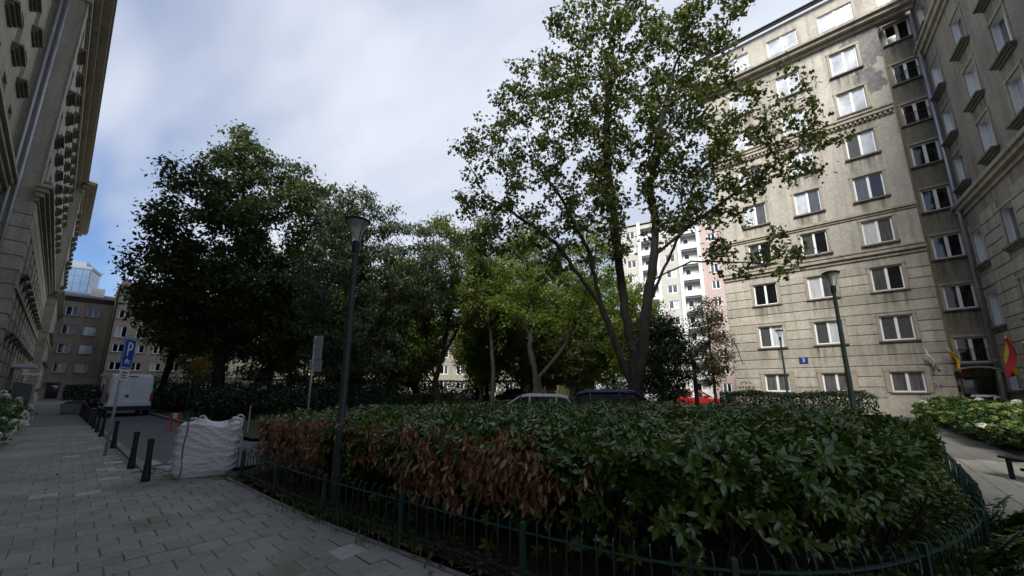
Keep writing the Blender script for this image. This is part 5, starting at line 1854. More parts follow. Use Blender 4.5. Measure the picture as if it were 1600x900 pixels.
hydrangea('white hydrangea bush nearest the camera on the left pavement edge', (-1.55, 18.2, 0), [(0, 0, 0.62, 0.8, 1.1, 0.62), (-0.4, 1.6, 0.75, 0.8, 1.1, 0.7), (0.1, -0.9, 0.45, 0.6, 0.7, 0.45)], 4200, 70, 0.95, 101, 'white hydrangeas on the left')
hydrangea('white hydrangea bush behind the nearest one on the left', (-1.7, 22.4, 0), [(0, 0, 0.7, 0.8, 1.3, 0.7), (0.1, 1.8, 0.62, 0.8, 1.2, 0.62)], 3400, 60, 0.95, 102, 'white hydrangeas on the left')
hydrangea('small white hydrangea bush before the grey metal panels', (-1.8, 29.5, 0), [(0, 0, 0.5, 0.7, 1.2, 0.5), (0, 2.2, 0.45, 0.6, 1.1, 0.45)], 2600, 24, 0.9, 103, 'white hydrangeas on the left')
hy = [(27.5, -3.0, 1.1, 'greenish hydrangea bush farthest back by the entrance'), (24.8, -3.2, 1.15, 'greenish hydrangea bush second from the entrance'), (22.3, -3.35, 1.1, 'greenish hydrangea bush in the middle of the right bed'),
      (19.9, -3.3, 1.15, 'greenish hydrangea bush at the widest point of the right bed'), (17.6, -3.4, 1.1, 'greenish hydrangea bush near the right picture edge'), (15.6, -3.7, 1.0, 'greenish hydrangea bush nearest the black bench')]
for k, (x, y, s, lab) in enumerate(hy):
    hydrangea(lab, (x, y, 0), [(0, 0, 0.50 * s, 1.3 * s, 0.95 * s, 0.50 * s), (-0.6, 0.2, 0.40 * s, 0.9 * s, 0.75 * s, 0.40 * s), (0.7, -0.3, 0.45 * s, 0.9 * s, 0.9 * s, 0.45 * s)], 5200, 48, 0.08, 110 + k, 'hydrangeas along the right wing', 0.14)


# ------------------------------------------------------------------ low hooped fence
def low_fence():
    f = thing('low_fence', 'knee-high dark green metal fence with bent-over pickets around the laurel bed', 'fence', (0, 0, 0))
    C = smooth_curve(FENCE, 0.13)
    t = unit(np.gradient(C, axis=0)); inn = np.stack([-t[:, 1], t[:, 0]], 1)
    if inn[0, 0] < 0:
        inn = -inn
    arc = [(0, 0.06), (0, 0.46)]
    for k in range(1, 6):
        a = math.pi * 0.62 * k / 5
        arc.append((0.035 - 0.035 * math.cos(a), 0.46 + 0.05 * math.sin(a)))
    pk_ = MB().tube([(x, 0, z) for x, z in arc], 0.0075, 6).mesh('picket', 'green_iron', True)
    post = MB().box(-0.02, 0.02, -0.02, 0.02, 0, 0.50, bev=0.006).mesh('post', 'green_iron')
    for k, p in enumerate(C):
        az = math.atan2(inn[k, 1], inn[k, 0])
        if k % 12 == 2:
            o = link('post', post, f, (p[0], p[1], 0.0), az)
        else:
            o = link('picket', pk_, f, (p[0], p[1], 0.0), az + random.gauss(0, 0.08))
            o.rotation_euler = (random.gauss(0, 0.02), random.gauss(0, 0.02), az + random.gauss(0, 0.08))
    for z in (0.42, 0.11):
        b = MB()
        pts = [(p[0], p[1]) for p in C]
        n0 = len(b.v)
        for k, p in enumerate(C):
            for (dn, dz) in ((-0.014, -0.005), (0.014, -0.005), (0.014, 0.005), (-0.014, 0.005)):
                b.v.append((p[0] + inn[k, 0] * dn, p[1] + inn[k, 1] * dn, z + dz))
        for k in range(len(C) - 1):
            for q in range(4):
                r = (q + 1) % 4
                b.f.append((k * 4 + q, k * 4 + r, k * 4 + 4 + r, k * 4 + 4 + q)); b.mi.append(0)
        b.build('rail', 'green_iron', f)


low_fence()

# ------------------------------------------------------------------ street lamps
m_, N_, L_, b_ = nodes('lamp_glass')
b_.inputs['Base Color'].default_value = (0.75, 0.78, 0.78, 1)
b_.inputs['Roughness'].default_value = 0.25
b_.inputs['Alpha'].default_value = 0.35
add_bump(N_, L_, b_, pos_noise(N_, L_, 60, 2), 0.2)
M['lamp_glass'] = m_


def street_lamp(label, loc, h=4.55):
    o = thing('street_lamp', label, 'street lamp', loc, random.random() * 6, 'green park lamps')
    p = MB().lathe([(0.068, 0.0), (0.068, 1.1), (0.058, 1.12), (0.038, h - 0.55)], seg=14).build('pole', 'lamp_green', o, smooth=False)
    MB().lathe([(0.11, 0.0), (0.11, 0.06), (0.088, 0.09)], seg=14).build('base_flange', 'lamp_green', p)
    MB().box(0.05, 0.074, -0.04, 0.04, 0.5, 0.85).build('service_door', 'lamp_green', p)
    hd = MB().lathe([(0.055, h - 0.56), (0.06, h - 0.40), (0.05, h - 0.38)], seg=14).build('collar', 'black_paint', o)
    MB().lathe([(0.058, h - 0.385), (0.075, h - 0.30), (0.105, h - 0.18), (0.175, h - 0.06)], seg=20, cap=False).build('glass_cone', 'lamp_glass', o, smooth=True)
    MB().lathe([(0.012, h - 0.40), (0.012, h - 0.1)], seg=8).build('inner_rod', 'zinc', o)
    MB().lathe([(0.10, h - 0.075), (0.185, h - 0.062), (0.195, h - 0.035), (0.12, h + 0.005), (0.02, h + 0.02)], seg=24).build('cap', 'black_paint', o, smooth=True)
    for k in range(3):
        a = k * 2.09
        MB().tube([(0.06 * math.cos(a), 0.06 * math.sin(a), h - 0.385), (0.108 * math.cos(a), 0.108 * math.sin(a), h - 0.18), (0.178 * math.cos(a), 0.178 * math.sin(a), h - 0.06)], 0.006, 5).build('strut', 'lamp_green', o)
    return o


street_lamp('tall green street lamp standing just behind the low fence, before the hedge', (2.665, 5.62, 0), 4.24)
street_lamp('green street lamp in front of the stone block windows, right of the maple', (12.6, 0.13, 0))
street_lamp('farthest green street lamp, before the house number plate', (24.3, 2.7, 0), 4.6)

# ------------------------------------------------------------------ bollards
bol_prof = [(0.062, 0.0), (0.060, 0.04), (0.047, 0.22), (0.040, 0.42), (0.040, 0.60), (0.045, 0.66), (0.045, 0.70), (0.030, 0.715)]
bol = MB().lathe([(r * 1.08, z) for r, z in bol_prof], seg=14).mesh('bollard', 'black_paint', True)
band = MB().lathe([(0.0505, 0.672), (0.0505, 0.70)], seg=14, cap=False).mesh('top_band', 'black_iron')
bl = [(1.14, 9.56), (1.09, 11.27), (1.06, 15.41), (0.98, 19.3), (0.95, 21.3), (0.92, 23.2), (0.89, 24.9), (0.85, 26.9), (0.82, 28.7), (0.79, 30.5), (0.76, 32.4), (0.73, 34.2)]
words = ['nearest', 'second', 'third', 'fourth', 'fifth', 'sixth', 'seventh', 'eighth', 'ninth', 'tenth', 'eleventh', 'twelfth']
for k, (x, y) in enumerate(bl):
    lab = 'black bollard nearest the white bulk bag' if k == 0 else ('farthest black bollard, beside the stone planter' if k == len(bl) - 1 else '%s black bollard along the kerb counted from the white bulk bag' % words[k])
    o = thing('bollard', lab, 'bollard', (x, y, 0), 0, 'black bollards along the kerb')
    o.rotation_euler = (random.gauss(0, 0.012), random.gauss(0, 0.012), 0)
    link('post', bol, o)
    link('top_band', band, o)

# ------------------------------------------------------------------ white bulk bag
m_, N_, L_, b_ = nodes('bag_cloth')
f_ = rampf(N_, L_, pos_noise(N_, L_, 5, 6), 0.3, 0.7)
L_.new(mixc(N_, L_, f_, (0.84, 0.83, 0.80), (0.74, 0.73, 0.69)), b_.inputs['Base Color'])
b_.inputs['Roughness'].default_value = 0.34
b_.inputs['Specular IOR Level'].default_value = 0.4
add_bump(N_, L_, b_, pos_noise(N_, L_, 6, 7, stretch=(1, 1, 2.6), rough=0.65), 1.0, 0.05)
M['bag_cloth'] = m_
pm('strap', (0.18, 0.15, 0.13), (0.12, 0.09, 0.08), scale=12, rough=0.8)


def bulk_bag():
    o = thing('bulk_bag', 'white woven bulk bag full of rubble standing at the end of the hedge', 'bag', (1.98, 9.55, 0), R(-20))
    bm = bmesh.new()
    n = 46
    hx, hy, hz = 0.46, 0.43, 0.97
    # closed side wall as a rounded square swept upwards, then top sheet
    import itertools
    rows = 44
    segs = 128
    vs = []

    def sec(a, hx_, hy_, p=5.0):
        c, s = math.cos(a), math.sin(a)
        r = (abs(c) ** p + abs(s) ** p) ** (-1 / p)
        return c * r * hx_, s * r * hy_
    for j in range(rows + 1):
        t = j / rows
        z = t * hz
        bul = 0.97 + 0.09 * math.sin(math.pi * min(1, (1 - t) * 0.75 + 0.12)) - 0.10 * max(0, 0.10 - t) / 0.10
        row = []
        for i in range(segs):
            a = 2 * math.pi * i / segs
            x, y = sec(a, hx * bul, hy * bul)
            nv = Vector((x, y, 0)).normalized()
            # draped sheeting: folds run nearly level, pinched at the corners
            q = Vector((x * 1.7, y * 1.7, z * 5.5 + 1.6 * x + 0.6 * mnoise.noise(Vector((x * 3, y * 3, z * 2)))))
            w1 = 1 - abs(mnoise.noise(q))
            q2 = Vector((x * 2.6 + 7, y * 2.6, z * 13 - 2.0 * x + 1.2 * y))
            w2 = 1 - abs(mnoise.noise(q2))
            amp = 0.022 * (0.5 + 0.5 * t)
            dsp = amp * (w1 ** 7 * 1.8 - 0.4) + 0.013 * (w2 ** 6 - 0.3)
            sag = -0.12 * t * t * (0.5 + 0.9 * mnoise.noise(Vector((x * 2.2, y * 2.2, 3))))
            row.append(bm.verts.new((x + nv.x * dsp, y + nv.y * dsp, max(0.0, z * (1.0 + sag) + 0.008 * mnoise.noise(q2)))))
        vs.append(row)
    for j in range(rows):
        for i in range(segs):
            k = (i + 1) % segs
            bm.faces.new((vs[j][i], vs[j][k], vs[j + 1][k], vs[j + 1][i]))
    # crumpled top closing inwards
    prev = vs[-1]
    for q in range(1, 9):
        f = 1 - q / 9.0
        row = []
        for i in range(segs):
            v = vs[-1][i].co
            zz = v.z + 0.035 * math.sin(q * 0.9) + 0.045 * mnoise.noise(Vector((v.x * f * 6, v.y * f * 6, 2))) - 0.05 * (1 - f)
            row.append(bm.verts.new((v.x * f, v.y * f, zz)))
        for i in range(segs):
            k = (i + 1) % segs
            bm.faces.new((prev[i], prev[k], row[k], row[i]))
        prev = row
    bm.faces.new(prev)
    bm.faces.new(list(reversed(vs[0])))
    me = bpy.data.meshes.new('bag_body')
    bm.to_mesh(me)
    bm.free()
    me.materials.append(M['bag_cloth'])
    me.polygons.foreach_set('use_smooth', [True] * len(me.polygons))
    body = link('bag_body', me, o)
    # straps down the sides, loops on top
    for (sx, sy) in ((-0.30, -1), (0.33, -1), (-0.3, 1), (0.33, 1)):
        b = MB()
        pts = [(sx + 0.012 * math.sin(z * 9), sy * (hy * (1.045 + 0.01 * math.sin(z * 14))), z) for z in np.linspace(0.03, 0.99, 16)]
        for k in range(len(pts) - 1):
            p, q = pts[k], pts[k + 1]
            b.quad((p[0] - 0.011, p[1] + sy * 0.012, p[2]), (p[0] + 0.011, p[1] + sy * 0.012, p[2]), (q[0] + 0.011, q[1] + sy * 0.012, q[2]), (q[0] - 0.011, q[1] + sy * 0.012, q[2]))
        b.build('strap', 'strap' if sx < 0 else 'bag_cloth', o)
        b = MB().tube([(sx, sy * hy * 0.98, 0.97), (sx + 0.03, sy * hy * 0.9, 1.04), (sx + 0.09, sy * hy * 0.8, 1.05), (sx + 0.14, sy * hy * 0.9, 0.98)], 0.018, 6)
        b.build('lifting_loop', 'bag_cloth', o, smooth=True)
    fl = MB().tube([(0.30, -0.40, 0.96), (0.42, -0.42, 1.03), (0.52, -0.44, 1.0), (0.5, -0.42, 0.85), (0.52, -0.40, 0.6)], [0.03, 0.035, 0.03, 0.02, 0.012], 7)
    fl.build('knotted_corner', 'bag_cloth', o, smooth=True)


bulk_bag()
# loose slabs and rubble by the kerb
rs_ = random.Random(4)
for k, (x, y, a, w, d_, mt, lab) in enumerate([(1.42, 10.55, 0.1, 0.35, 0.35, 'pale_slab', 'pale loose slab lying on the road edge beside the nearest bollard'), (1.75, 11.2, 0.3, 0.5, 0.5, 'blue_slab', 'bluish slab lying on the asphalt behind the nearest bollard'),
                                               (2.0, 11.9, -0.2, 0.5, 0.5, 'blue_slab', 'bluish slab lying farther out on the asphalt behind the bulk bag'), (1.45, 12.1, 0.05, 0.35, 0.7, 'pale_slab', 'long pale slab lying along the kerb by the second bollard')]):
    tag(MB().box(-w / 2, w / 2, -d_ / 2, d_ / 2, 0, 0.04, bev=0.006).build('loose_slab', mt, loc=(x, y, -0.082)), lab, 'slab', 'loose slabs at the road end').rotation_euler = (0, 0, a)
rub = MB()
for k in range(60):
    x, y = 1.30 + rs_.random() * 0.35, 9.75 + rs_.random() * 0.75
    s = rs_.uniform(0.012, 0.04)
    rub.box(x - s, x + s, y - s * 0.8, y + s * 0.8, -0.02, s * 0.9, bev=s * 0.3)
o = stuff(rub.build('rubble', 'pale_slab'))
o['label'] = 'pale crumbs of broken concrete between the first bollards and the bag'
o['category'] = 'rubble'

# ------------------------------------------------------------------ parking sign and other posts
ps = thing('parking_sign', 'blue parking sign with a white plate on a leaning grey pole', 'sign', (0.83, 13.8, 0), 0)
ps.rotation_euler = (0, R(1.2), R(62))
MB().tube([(0, 0, 0), (0, 0, 2.85)], 0.03, 10).build('pole', 'zinc', ps, smooth=True)
pan = MB().box(-0.26, 0.26, -0.055, -0.04, 2.08, 2.84).build('blue_panel', 'sign_blue', ps)
MB().box(-0.245, 0.245, -0.058, -0.055, 2.095, 2.11).box(-0.245, 0.245, -0.058, -0.055, 2.81, 2.825).box(-0.245, -0.232, -0.058, -0.055, 2.11, 2.81).box(0.232, 0.245, -0.058, -0.055, 2.11, 2.81).build('border', 'sign_white', pan)
text_obj('P', 0.52, 'sign_white', pan, (0.0, -0.058, 2.54), (R(90), 0, 0))
scr = MB()
scr.box(-0.15, 0.15, -0.058, -0.0555, 2.20, 2.215).box(-0.11, 0.05, -0.058, -0.0555, 2.235, 2.29).box(-0.06, 0.0, -0.058, -0.0555, 2.29, 2.33).lathe([(0.03, 0), (0.03, 0.002)], seg=10)
for (cx_, cz_) in ((-0.08, 2.225), (0.06, 2.225)):
    scr.box(cx_ - 0.02, cx_ + 0.02, -0.059, -0.0555, cz_ - 0.02, cz_ + 0.02)
scr.v = [(x, y, z) if z > 1 else (x + 0.12, -0.057, 2.28 + y) for x, y, z in scr.v]
scr.build('pictogram', 'sign_white', pan)
wp = MB().box(-0.2, 0.2, -0.055, -0.042, 1.78, 2.05).build('white_plate', 'sign_white', ps)
MB().box(-0.12, 0.12, -0.058, -0.055, 1.96, 1.99).box(-0.15, 0.10, -0.058, -0.055, 1.90, 1.92).box(-0.14, 0.14, -0.058, -0.055, 1.84, 1.86).build('print_lines', 'spray_black', wp)
MB().box(-0.05, 0.05, -0.04, 0.035, 2.6, 2.64).box(-0.05, 0.05, -0.04, 0.035, 2.2, 2.24).build('clamp', 'zinc', ps)

bs = thing('road_sign', 'grey back of a road sign with a smaller plate below, left of the near lamp', 'sign', (5.82, 14.9, 0), R(-62))
MB().tube([(0, 0, 0), (0, 0, 3.5)], 0.035, 10).build('pole', 'zinc', bs, smooth=True)
MB().box(-0.05, 0.32, 0.03, 0.045, 2.62, 3.5, bev=0.01).build('sign_plate', 'zinc', bs)
MB().box(-0.12, 0.36, 0.03, 0.045, 2.18, 2.6, bev=0.01).build('lower_plate', 'zinc', bs)
for z_ in (2.4, 3.0, 3.3):
    MB().box(-0.06, 0.06, -0.04, 0.03, z_, z_ + 0.04).build('clamp', 'zinc', bs)
gp = thing('thin_post', 'thin green post on the lawn in front of the largest tree', 'post', (6.9, 25.5, 0))
MB().lathe([(0.035, 0), (0.03, 3.4), (0.01, 3.43)], seg=8).build('post', 'lamp_green', gp)
MB().lathe([(0.06, 0), (0.05, 0.12)], seg=8).build('foot', 'lamp_green', gp)
sap = make_tree('sapling', 'thin sapling with leaves coloured sunlit yellow-orange by the kerb right of the white van', [[(0, 0, 0), (0.05, 0, 1.6), (0.12, -0.02, 3.2)]], [(0.12, 0, 2.75, 0.55, 0.55, 0.75)], 70, 520, 0.13, 'leaf_sunlit', 0.035, 'twig', (4.75, 28.0, 0), step=0.2, dk=0.3, spread=0.14, seed=71, shell=0.0)
MB().tube([(-0.25, 0, 0), (-0.22, 0, 1.9)], 0.03, 6).build('stake', 'lamp_green', sap)
pm('barrier_red', (0.55, 0.10, 0.05), (0.48, 0.09, 0.045), rough=0.5)
br_ = thing('road_barrier', 'small red and white road barrier just behind the bulk bag', 'barrier', (3.0, 20.5, -0.085), R(-30))
for k in range(3):
    MB().box(-0.18 + k * 0.12, -0.06 + k * 0.12, -0.02, 0.02, 0.50, 0.70).build('board_stripe', 'barrier_red' if k % 2 == 0 else 'sign_white', br_)
for s in (-0.13, 0.13):
    MB().tube([(s, -0.2, 0), (s, 0, 0.50), (s, 0.2, 0)], 0.02, 6).build('leg', 'barrier_red', br_)
mk = thing('marker_post', 'short pale marker post at the lawn edge behind the bulk bag', 'post', (4.6, 17.0, 0))
MB().box(-0.02, 0.02, -0.02, 0.02, 0, 0.95, bev=0.008).build('post', 'pale_slab', mk)
MB().box(-0.023, 0.023, -0.023, 0.023, 0.8, 0.88).build('red_band', 'barrier_red', mk)
dp = thing('dark_post', 'thick black post before the white tower, right of the red car', 'post', (29.5, 8.6, 0))
MB().lathe([(0.16, 0), (0.15, 0.3), (0.14, 3.2), (0.17, 3.25), (0.17, 3.5), (0.05, 3.6)], seg=14).build('post', 'black_paint', dp, smooth=True)
MB().lathe([(0.2, 0), (0.2, 0.12), (0.16, 0.16)], seg=14).build('foot', 'black_paint', dp)

# ------------------------------------------------------------------ planter, bench, metal panels
pm('concrete', (0.30, 0.285, 0.25), (0.20, 0.19, 0.165), scale=5, rough=0.9, bump=0.6, bscale=30)
ptr = thing('stone_planter', 'grey concrete planter with low plants at the far end of the bollards', 'planter', (0.42, 37.6, 0), R(0.7))
ptr.scale = (0.68, 0.8, 0.9)
b = MB()
b.v = [(-0.75, -0.45, 0), (0.75, -0.45, 0), (0.75, 0.45, 0), (-0.75, 0.45, 0), (-0.85, -0.55, 0.7), (0.85, -0.55, 0.7), (0.85, 0.55, 0.7), (-0.85, 0.55, 0.7), (-0.75, -0.45, 0.7), (0.75, -0.45, 0.7), (0.75, 0.45, 0.7), (-0.75, 0.45, 0.7), (-0.72, -0.42, 0.6), (0.72, -0.42, 0.6), (0.72, 0.42, 0.6), (-0.72, 0.42, 0.6)]
b.f = [(0, 1, 5, 4), (1, 2, 6, 5), (2, 3, 7, 6), (3, 0, 4, 7), (4, 5, 9, 8), (5, 6, 10, 9), (6, 7, 11, 10), (7, 4, 8, 11), (8, 9, 13, 12), (9, 10, 14, 13), (10, 11, 15, 14), (11, 8, 12, 15)]
b.mi = [0] * len(b.f)
b.build('trough', 'concrete', ptr)
MB().box(-0.72, 0.72, -0.42, 0.42, 0.55, 0.6).build('soil', 'soil', ptr)
Pp = ellipsoid_points([(0, 0, 0.68, 0.7, 0.4, 0.22)], 700, 0.2)
V_, F_ = leaf_arrays(Pp, unit(rng.normal(size=Pp.shape)), unit(rng.normal(size=Pp.shape) + np.array([0, 0, 1.0])), 0.12, 0.06)
link('plants', np_mesh('plants', V_, F_, 'leaf_mid'), ptr)

bn = thing('bench', 'low black bench at the right picture edge beside the hydrangeas', 'bench', (10.9, -2.35, 0), R(28))
for k in range(4):
    MB().box(-0.85, 0.85, -0.2 + k * 0.105, -0.11 + k * 0.105, 0.34, 0.38, bev=0.008).build('seat_slat', 'black_paint', bn)
for s in (-0.7, 0.7):
    MB().box(s - 0.025, s + 0.025, -0.19, -0.14, 0, 0.34).box(s - 0.025, s + 0.025, 0.14, 0.19, 0, 0.34).box(s - 0.02, s + 0.02, -0.14, 0.14, 0.29, 0.33).build('leg', 'black_iron', bn)
MB().box(-0.7, 0.7, -0.03, 0.03, 0.14, 0.19).build('stretcher', 'black_iron', bn)

pm('grey_metal', (0.13, 0.135, 0.15), (0.10, 0.105, 0.115), scale=1.5, rough=0.5, metal=0.3, rnd=0.15)
fp = thing('metal_screen', 'row of grey metal panels screening the foot of the left block', 'screen', (-2.15, 38.0, 0), R(90.72))
for k in range(14):
    b = MB()
    for q in range(9):
        b.box(q * 0.2, q * 0.2 + 0.1, -0.03, 0.0, 0.1, 1.85).box(q * 0.2 + 0.1, q * 0.2 + 0.2, -0.01, 0.02, 0.1, 1.85)
    b.build('panel', 'grey_metal', fp, loc=(k * 2.0, 0, 0))
    MB().box(-0.1, 0.0, -0.05, 0.05, 0, 1.95).build('post', 'grey_metal', fp, loc=(k * 2.0, 0, 0))

# ------------------------------------------------------------------ vehicles
pm('paint_white', (0.72, 0.73, 0.74), (0.66, 0.67, 0.68), scale=1.5, rough=0.25, spec=0.5)
pm('paint_dirty_white', (0.80, 0.80, 0.80), (0.68, 0.68, 0.67), scale=1.6, rough=0.4, spec=0.5)
pm('paint_blue', (0.012, 0.022, 0.11), (0.010, 0.018, 0.09), scale=1.5, rough=0.2, spec=0.6)
pm('paint_red', (0.45, 0.03, 0.025), (0.38, 0.025, 0.02), scale=1.5, rough=0.25, spec=0.5)
pm('paint_grey', (0.12, 0.125, 0.13), rough=0.3)
pm('tyre', (0.015, 0.015, 0.015), rough=0.9)
pm('rim', (0.32, 0.33, 0.34), rough=0.35, metal=0.7)
pm('plastic_black', (0.02, 0.02, 0.021), rough=0.6)
pm('tail_red', (0.30, 0.01, 0.01), (0.22, 0.008, 0.008), rough=0.2)
pm('lamp_clear', (0.55, 0.57, 0.60), rough=0.1)
glass_pane('car_glass', (0.02, 0.024, 0.026), 0.03)


def loft(sections, mat_faces=None):
    """closed cross-sections (lists of equal length) along a body"""
    b = MB()
    k = len(sections[0])
    for s in sections:
        b.v += s
    for j in range(len(sections) - 1):
        for i in range(k):
            q = (i + 1) % k
            b.f.append((j * k + i, j * k + q, (j + 1) * k + q, (j + 1) * k + i)); b.mi.append(0)
    b.f.append(tuple(reversed(range(k)))); b.mi.append(0)
    m = (len(sections) - 1) * k
    b.f.append(tuple(m + i for i in range(k))); b.mi.append(0)
    return b


def rrect(x, w, z0, z1, r=0.12, wt=None):
    """rounded cross-section in the y-z plane at station x; wt = half width at top"""
    wt = wt if wt is not None else w
    pts = []
    for (sy, sz, a0) in ((1, 0, -90), (1, 1, 0), (-1, 1, 90), (-1, 0, 180)):
        for q in range(4):
            a = R(a0 + 30 * q)
            hw = wt if sz else w
            zz = z1 - r if sz else z0 + r
            pts.append((x, sy * (hw - r) + r * math.cos(a), zz + r * math.sin(a)))
    return pts


def wheel(parent, x, y, r=0.32, w=0.2):
    s = 1 if y > 0 else -1
    b = MB().lathe([(r * 0.66, -w / 2), (r * 0.95, -w / 2), (r, -w / 4), (r, w / 4), (r * 0.95, w / 2), (r * 0.66, w / 2)], seg=20)
    b.v = [(vx, vz, vy) for vx, vy, vz in b.v]
    o = b.build('wheel', 'tyre', parent, smooth=True, loc=(x, y, r))
    c = MB().lathe([(0.02, 0.0), (r * 0.3, 0.02), (r * 0.62, 0.0), (r * 0.66, -0.03)], seg=20)
    c.v = [(vx, s * (vz + w * 0.45), vy) for vx, vy, vz in c.v]
    c.build('rim', 'rim', o, smooth=True)


def car(label, loc, rz, paint, L=4.2, W=1.76, H=1.5, hood=0.95, boot=0.25, group='parked cars'):
    """front towards +x"""
    o = thing('parked_car', label, 'car', loc, rz, group)
    h, w = L / 2, W / 2
    belt = H * 0.62
    sec = []
    for (x, ww, z0, z1) in ((-h, w * 0.82, 0.42, belt * 0.86), (-h + 0.12, w * 0.95, 0.28, belt * 0.97), (-h + 0.5, w, 0.2, belt), (0.0, w, 0.2, belt), (h - hood - 0.1, w, 0.2, belt * 0.98), (h - 0.5, w * 0.98, 0.22, belt * 0.86), (h - 0.12, w * 0.90, 0.26, belt * 0.76), (h, w * 0.78, 0.34, belt * 0.66)):
        sec.append(rrect(x, ww, z0, z1, 0.12))
    loft(sec).build('body', paint, o, smooth=True)
    x0, x1 = -h + boot, h - hood
    gs = []
    for (x, ww, z1) in ((x0, w * 0.90, belt + 0.02), (x0 + 0.28, w * 0.88, H * 0.93), (x0 + 0.6, w * 0.87, H - 0.03), (0.1, w * 0.87, H - 0.01), (x1 - 0.75, w * 0.87, H - 0.05), (x1, w * 0.88, belt + 0.02)):
        gs.append(rrect(x, w * 0.93, belt - 0.15, max(z1, belt + 0.03), 0.06, ww * (0.97 if z1 < belt + 0.1 else 0.84)))
    gl = loft(gs).build('glasshouse', 'car_glass', o, smooth=False)
    rf = []
    for (x, z) in ((x0 + 0.22, H * 0.93), (x0 + 0.6, H - 0.015), (0.1, H + 0.005), (x1 - 0.8, H - 0.04)):
        rf.append(rrect(x, w * 0.83, z - 0.12, z + 0.01, 0.05, w * 0.76))
    loft(rf).build('roof', paint, o, smooth=True)
    for s in (-1, 1):
        for (xa, za, xb, zb) in ((x1 - 0.02, belt, x1 - 0.78, H - 0.07), (0.0, belt, -0.02, H - 0.05), (x0 + 0.02, belt, x0 + 0.3, H * 0.92), (x0 + 0.75, belt, x0 + 0.7, H - 0.06)):
            MB().tube([(xa, s * w * 0.925, za), (xb, s * w * 0.785, zb)], 0.035, 6).build('pillar', paint, o)
        hl = MB().box(h - 0.2, h - 0.02, s * w * 0.55 - 0.15, s * w * 0.55 + 0.15, belt * 0.55, belt * 0.68, bev=0.02).build('headlight', 'lamp_clear', o)
        MB().box(-h - 0.01, -h + 0.1, s * w * 0.68 - 0.1, s * w * 0.68 + 0.1, belt * 0.62, belt * 0.86, bev=0.02).build('tail_light', 'tail_red', o)
        MB().box(x1 - 0.55, x1 - 0.38, s * (w + 0.02) - 0.08, s * (w + 0.02) + 0.08, belt, belt + 0.13, bev=0.02).build('mirror', paint, o)
        dm = MB().box(-0.02, 0.9, s * (w + 0.001) - 0.004, s * (w + 0.001) + 0.004, 0.36, belt - 0.06).build('door', paint, o)
        MB().box(0.05, 0.2, s * (w + 0.012) - 0.008, s * (w + 0.012) + 0.008, belt - 0.14, belt - 0.11).build('handle', 'plastic_black', dm)
        for xx in (-h + 0.75, h - 0.8):
            wheel(o, xx, s * (w - 0.09), 0.31, 0.19)
    MB().box(-h - 0.015, -h + 0.02, -0.26, 0.26, 0.52, 0.63).build('number_plate', 'sign_white', o)
    MB().box(h - 0.06, h + 0.01, -0.4, 0.4, 0.3, 0.42).build('grille', 'plastic_black', o)
    return o


car('dark blue car parked behind the hedge in front of the maple stems', (12.95, 6.35, -0.085), R(-63), 'paint_blue', H=1.62, L=3.9, hood=0.7)
car('white car parked behind the hedge in front of the forked tree', (13.6, 10.9, -0.085), R(125), 'paint_white', H=1.42)
car('red car parked before the pink tower block', (38.0, 11.0, -0.085), R(-75), 'paint_red', H=1.45)
car('white car glimpsed under the trees left of the grey sign back', (18.0, 46.0, 0.0), R(10), 'paint_white', H=1.5)
car('white car far back left of the forked tree', (33.0, 38.5, 0.0), R(130), 'paint_white', H=1.5)
car('grey car far back behind the thin straight tree', (36.0, 42.0, 0.0), R(120), 'paint_grey', H=1.5)
car('grey car far back left of the yellow building', (37.5, 33.0, 0.0), R(118), 'paint_grey', H=1.5)
car('white car far back right of the maple trunk', (44.0, 18.0, 0.0), R(100), 'paint_white', H=1.5)
car('black car parked close to the kerb ahead of the white van', (1.9, 45.0, -0.085), R(90), 'plastic_black', H=1.5, W=1.7)


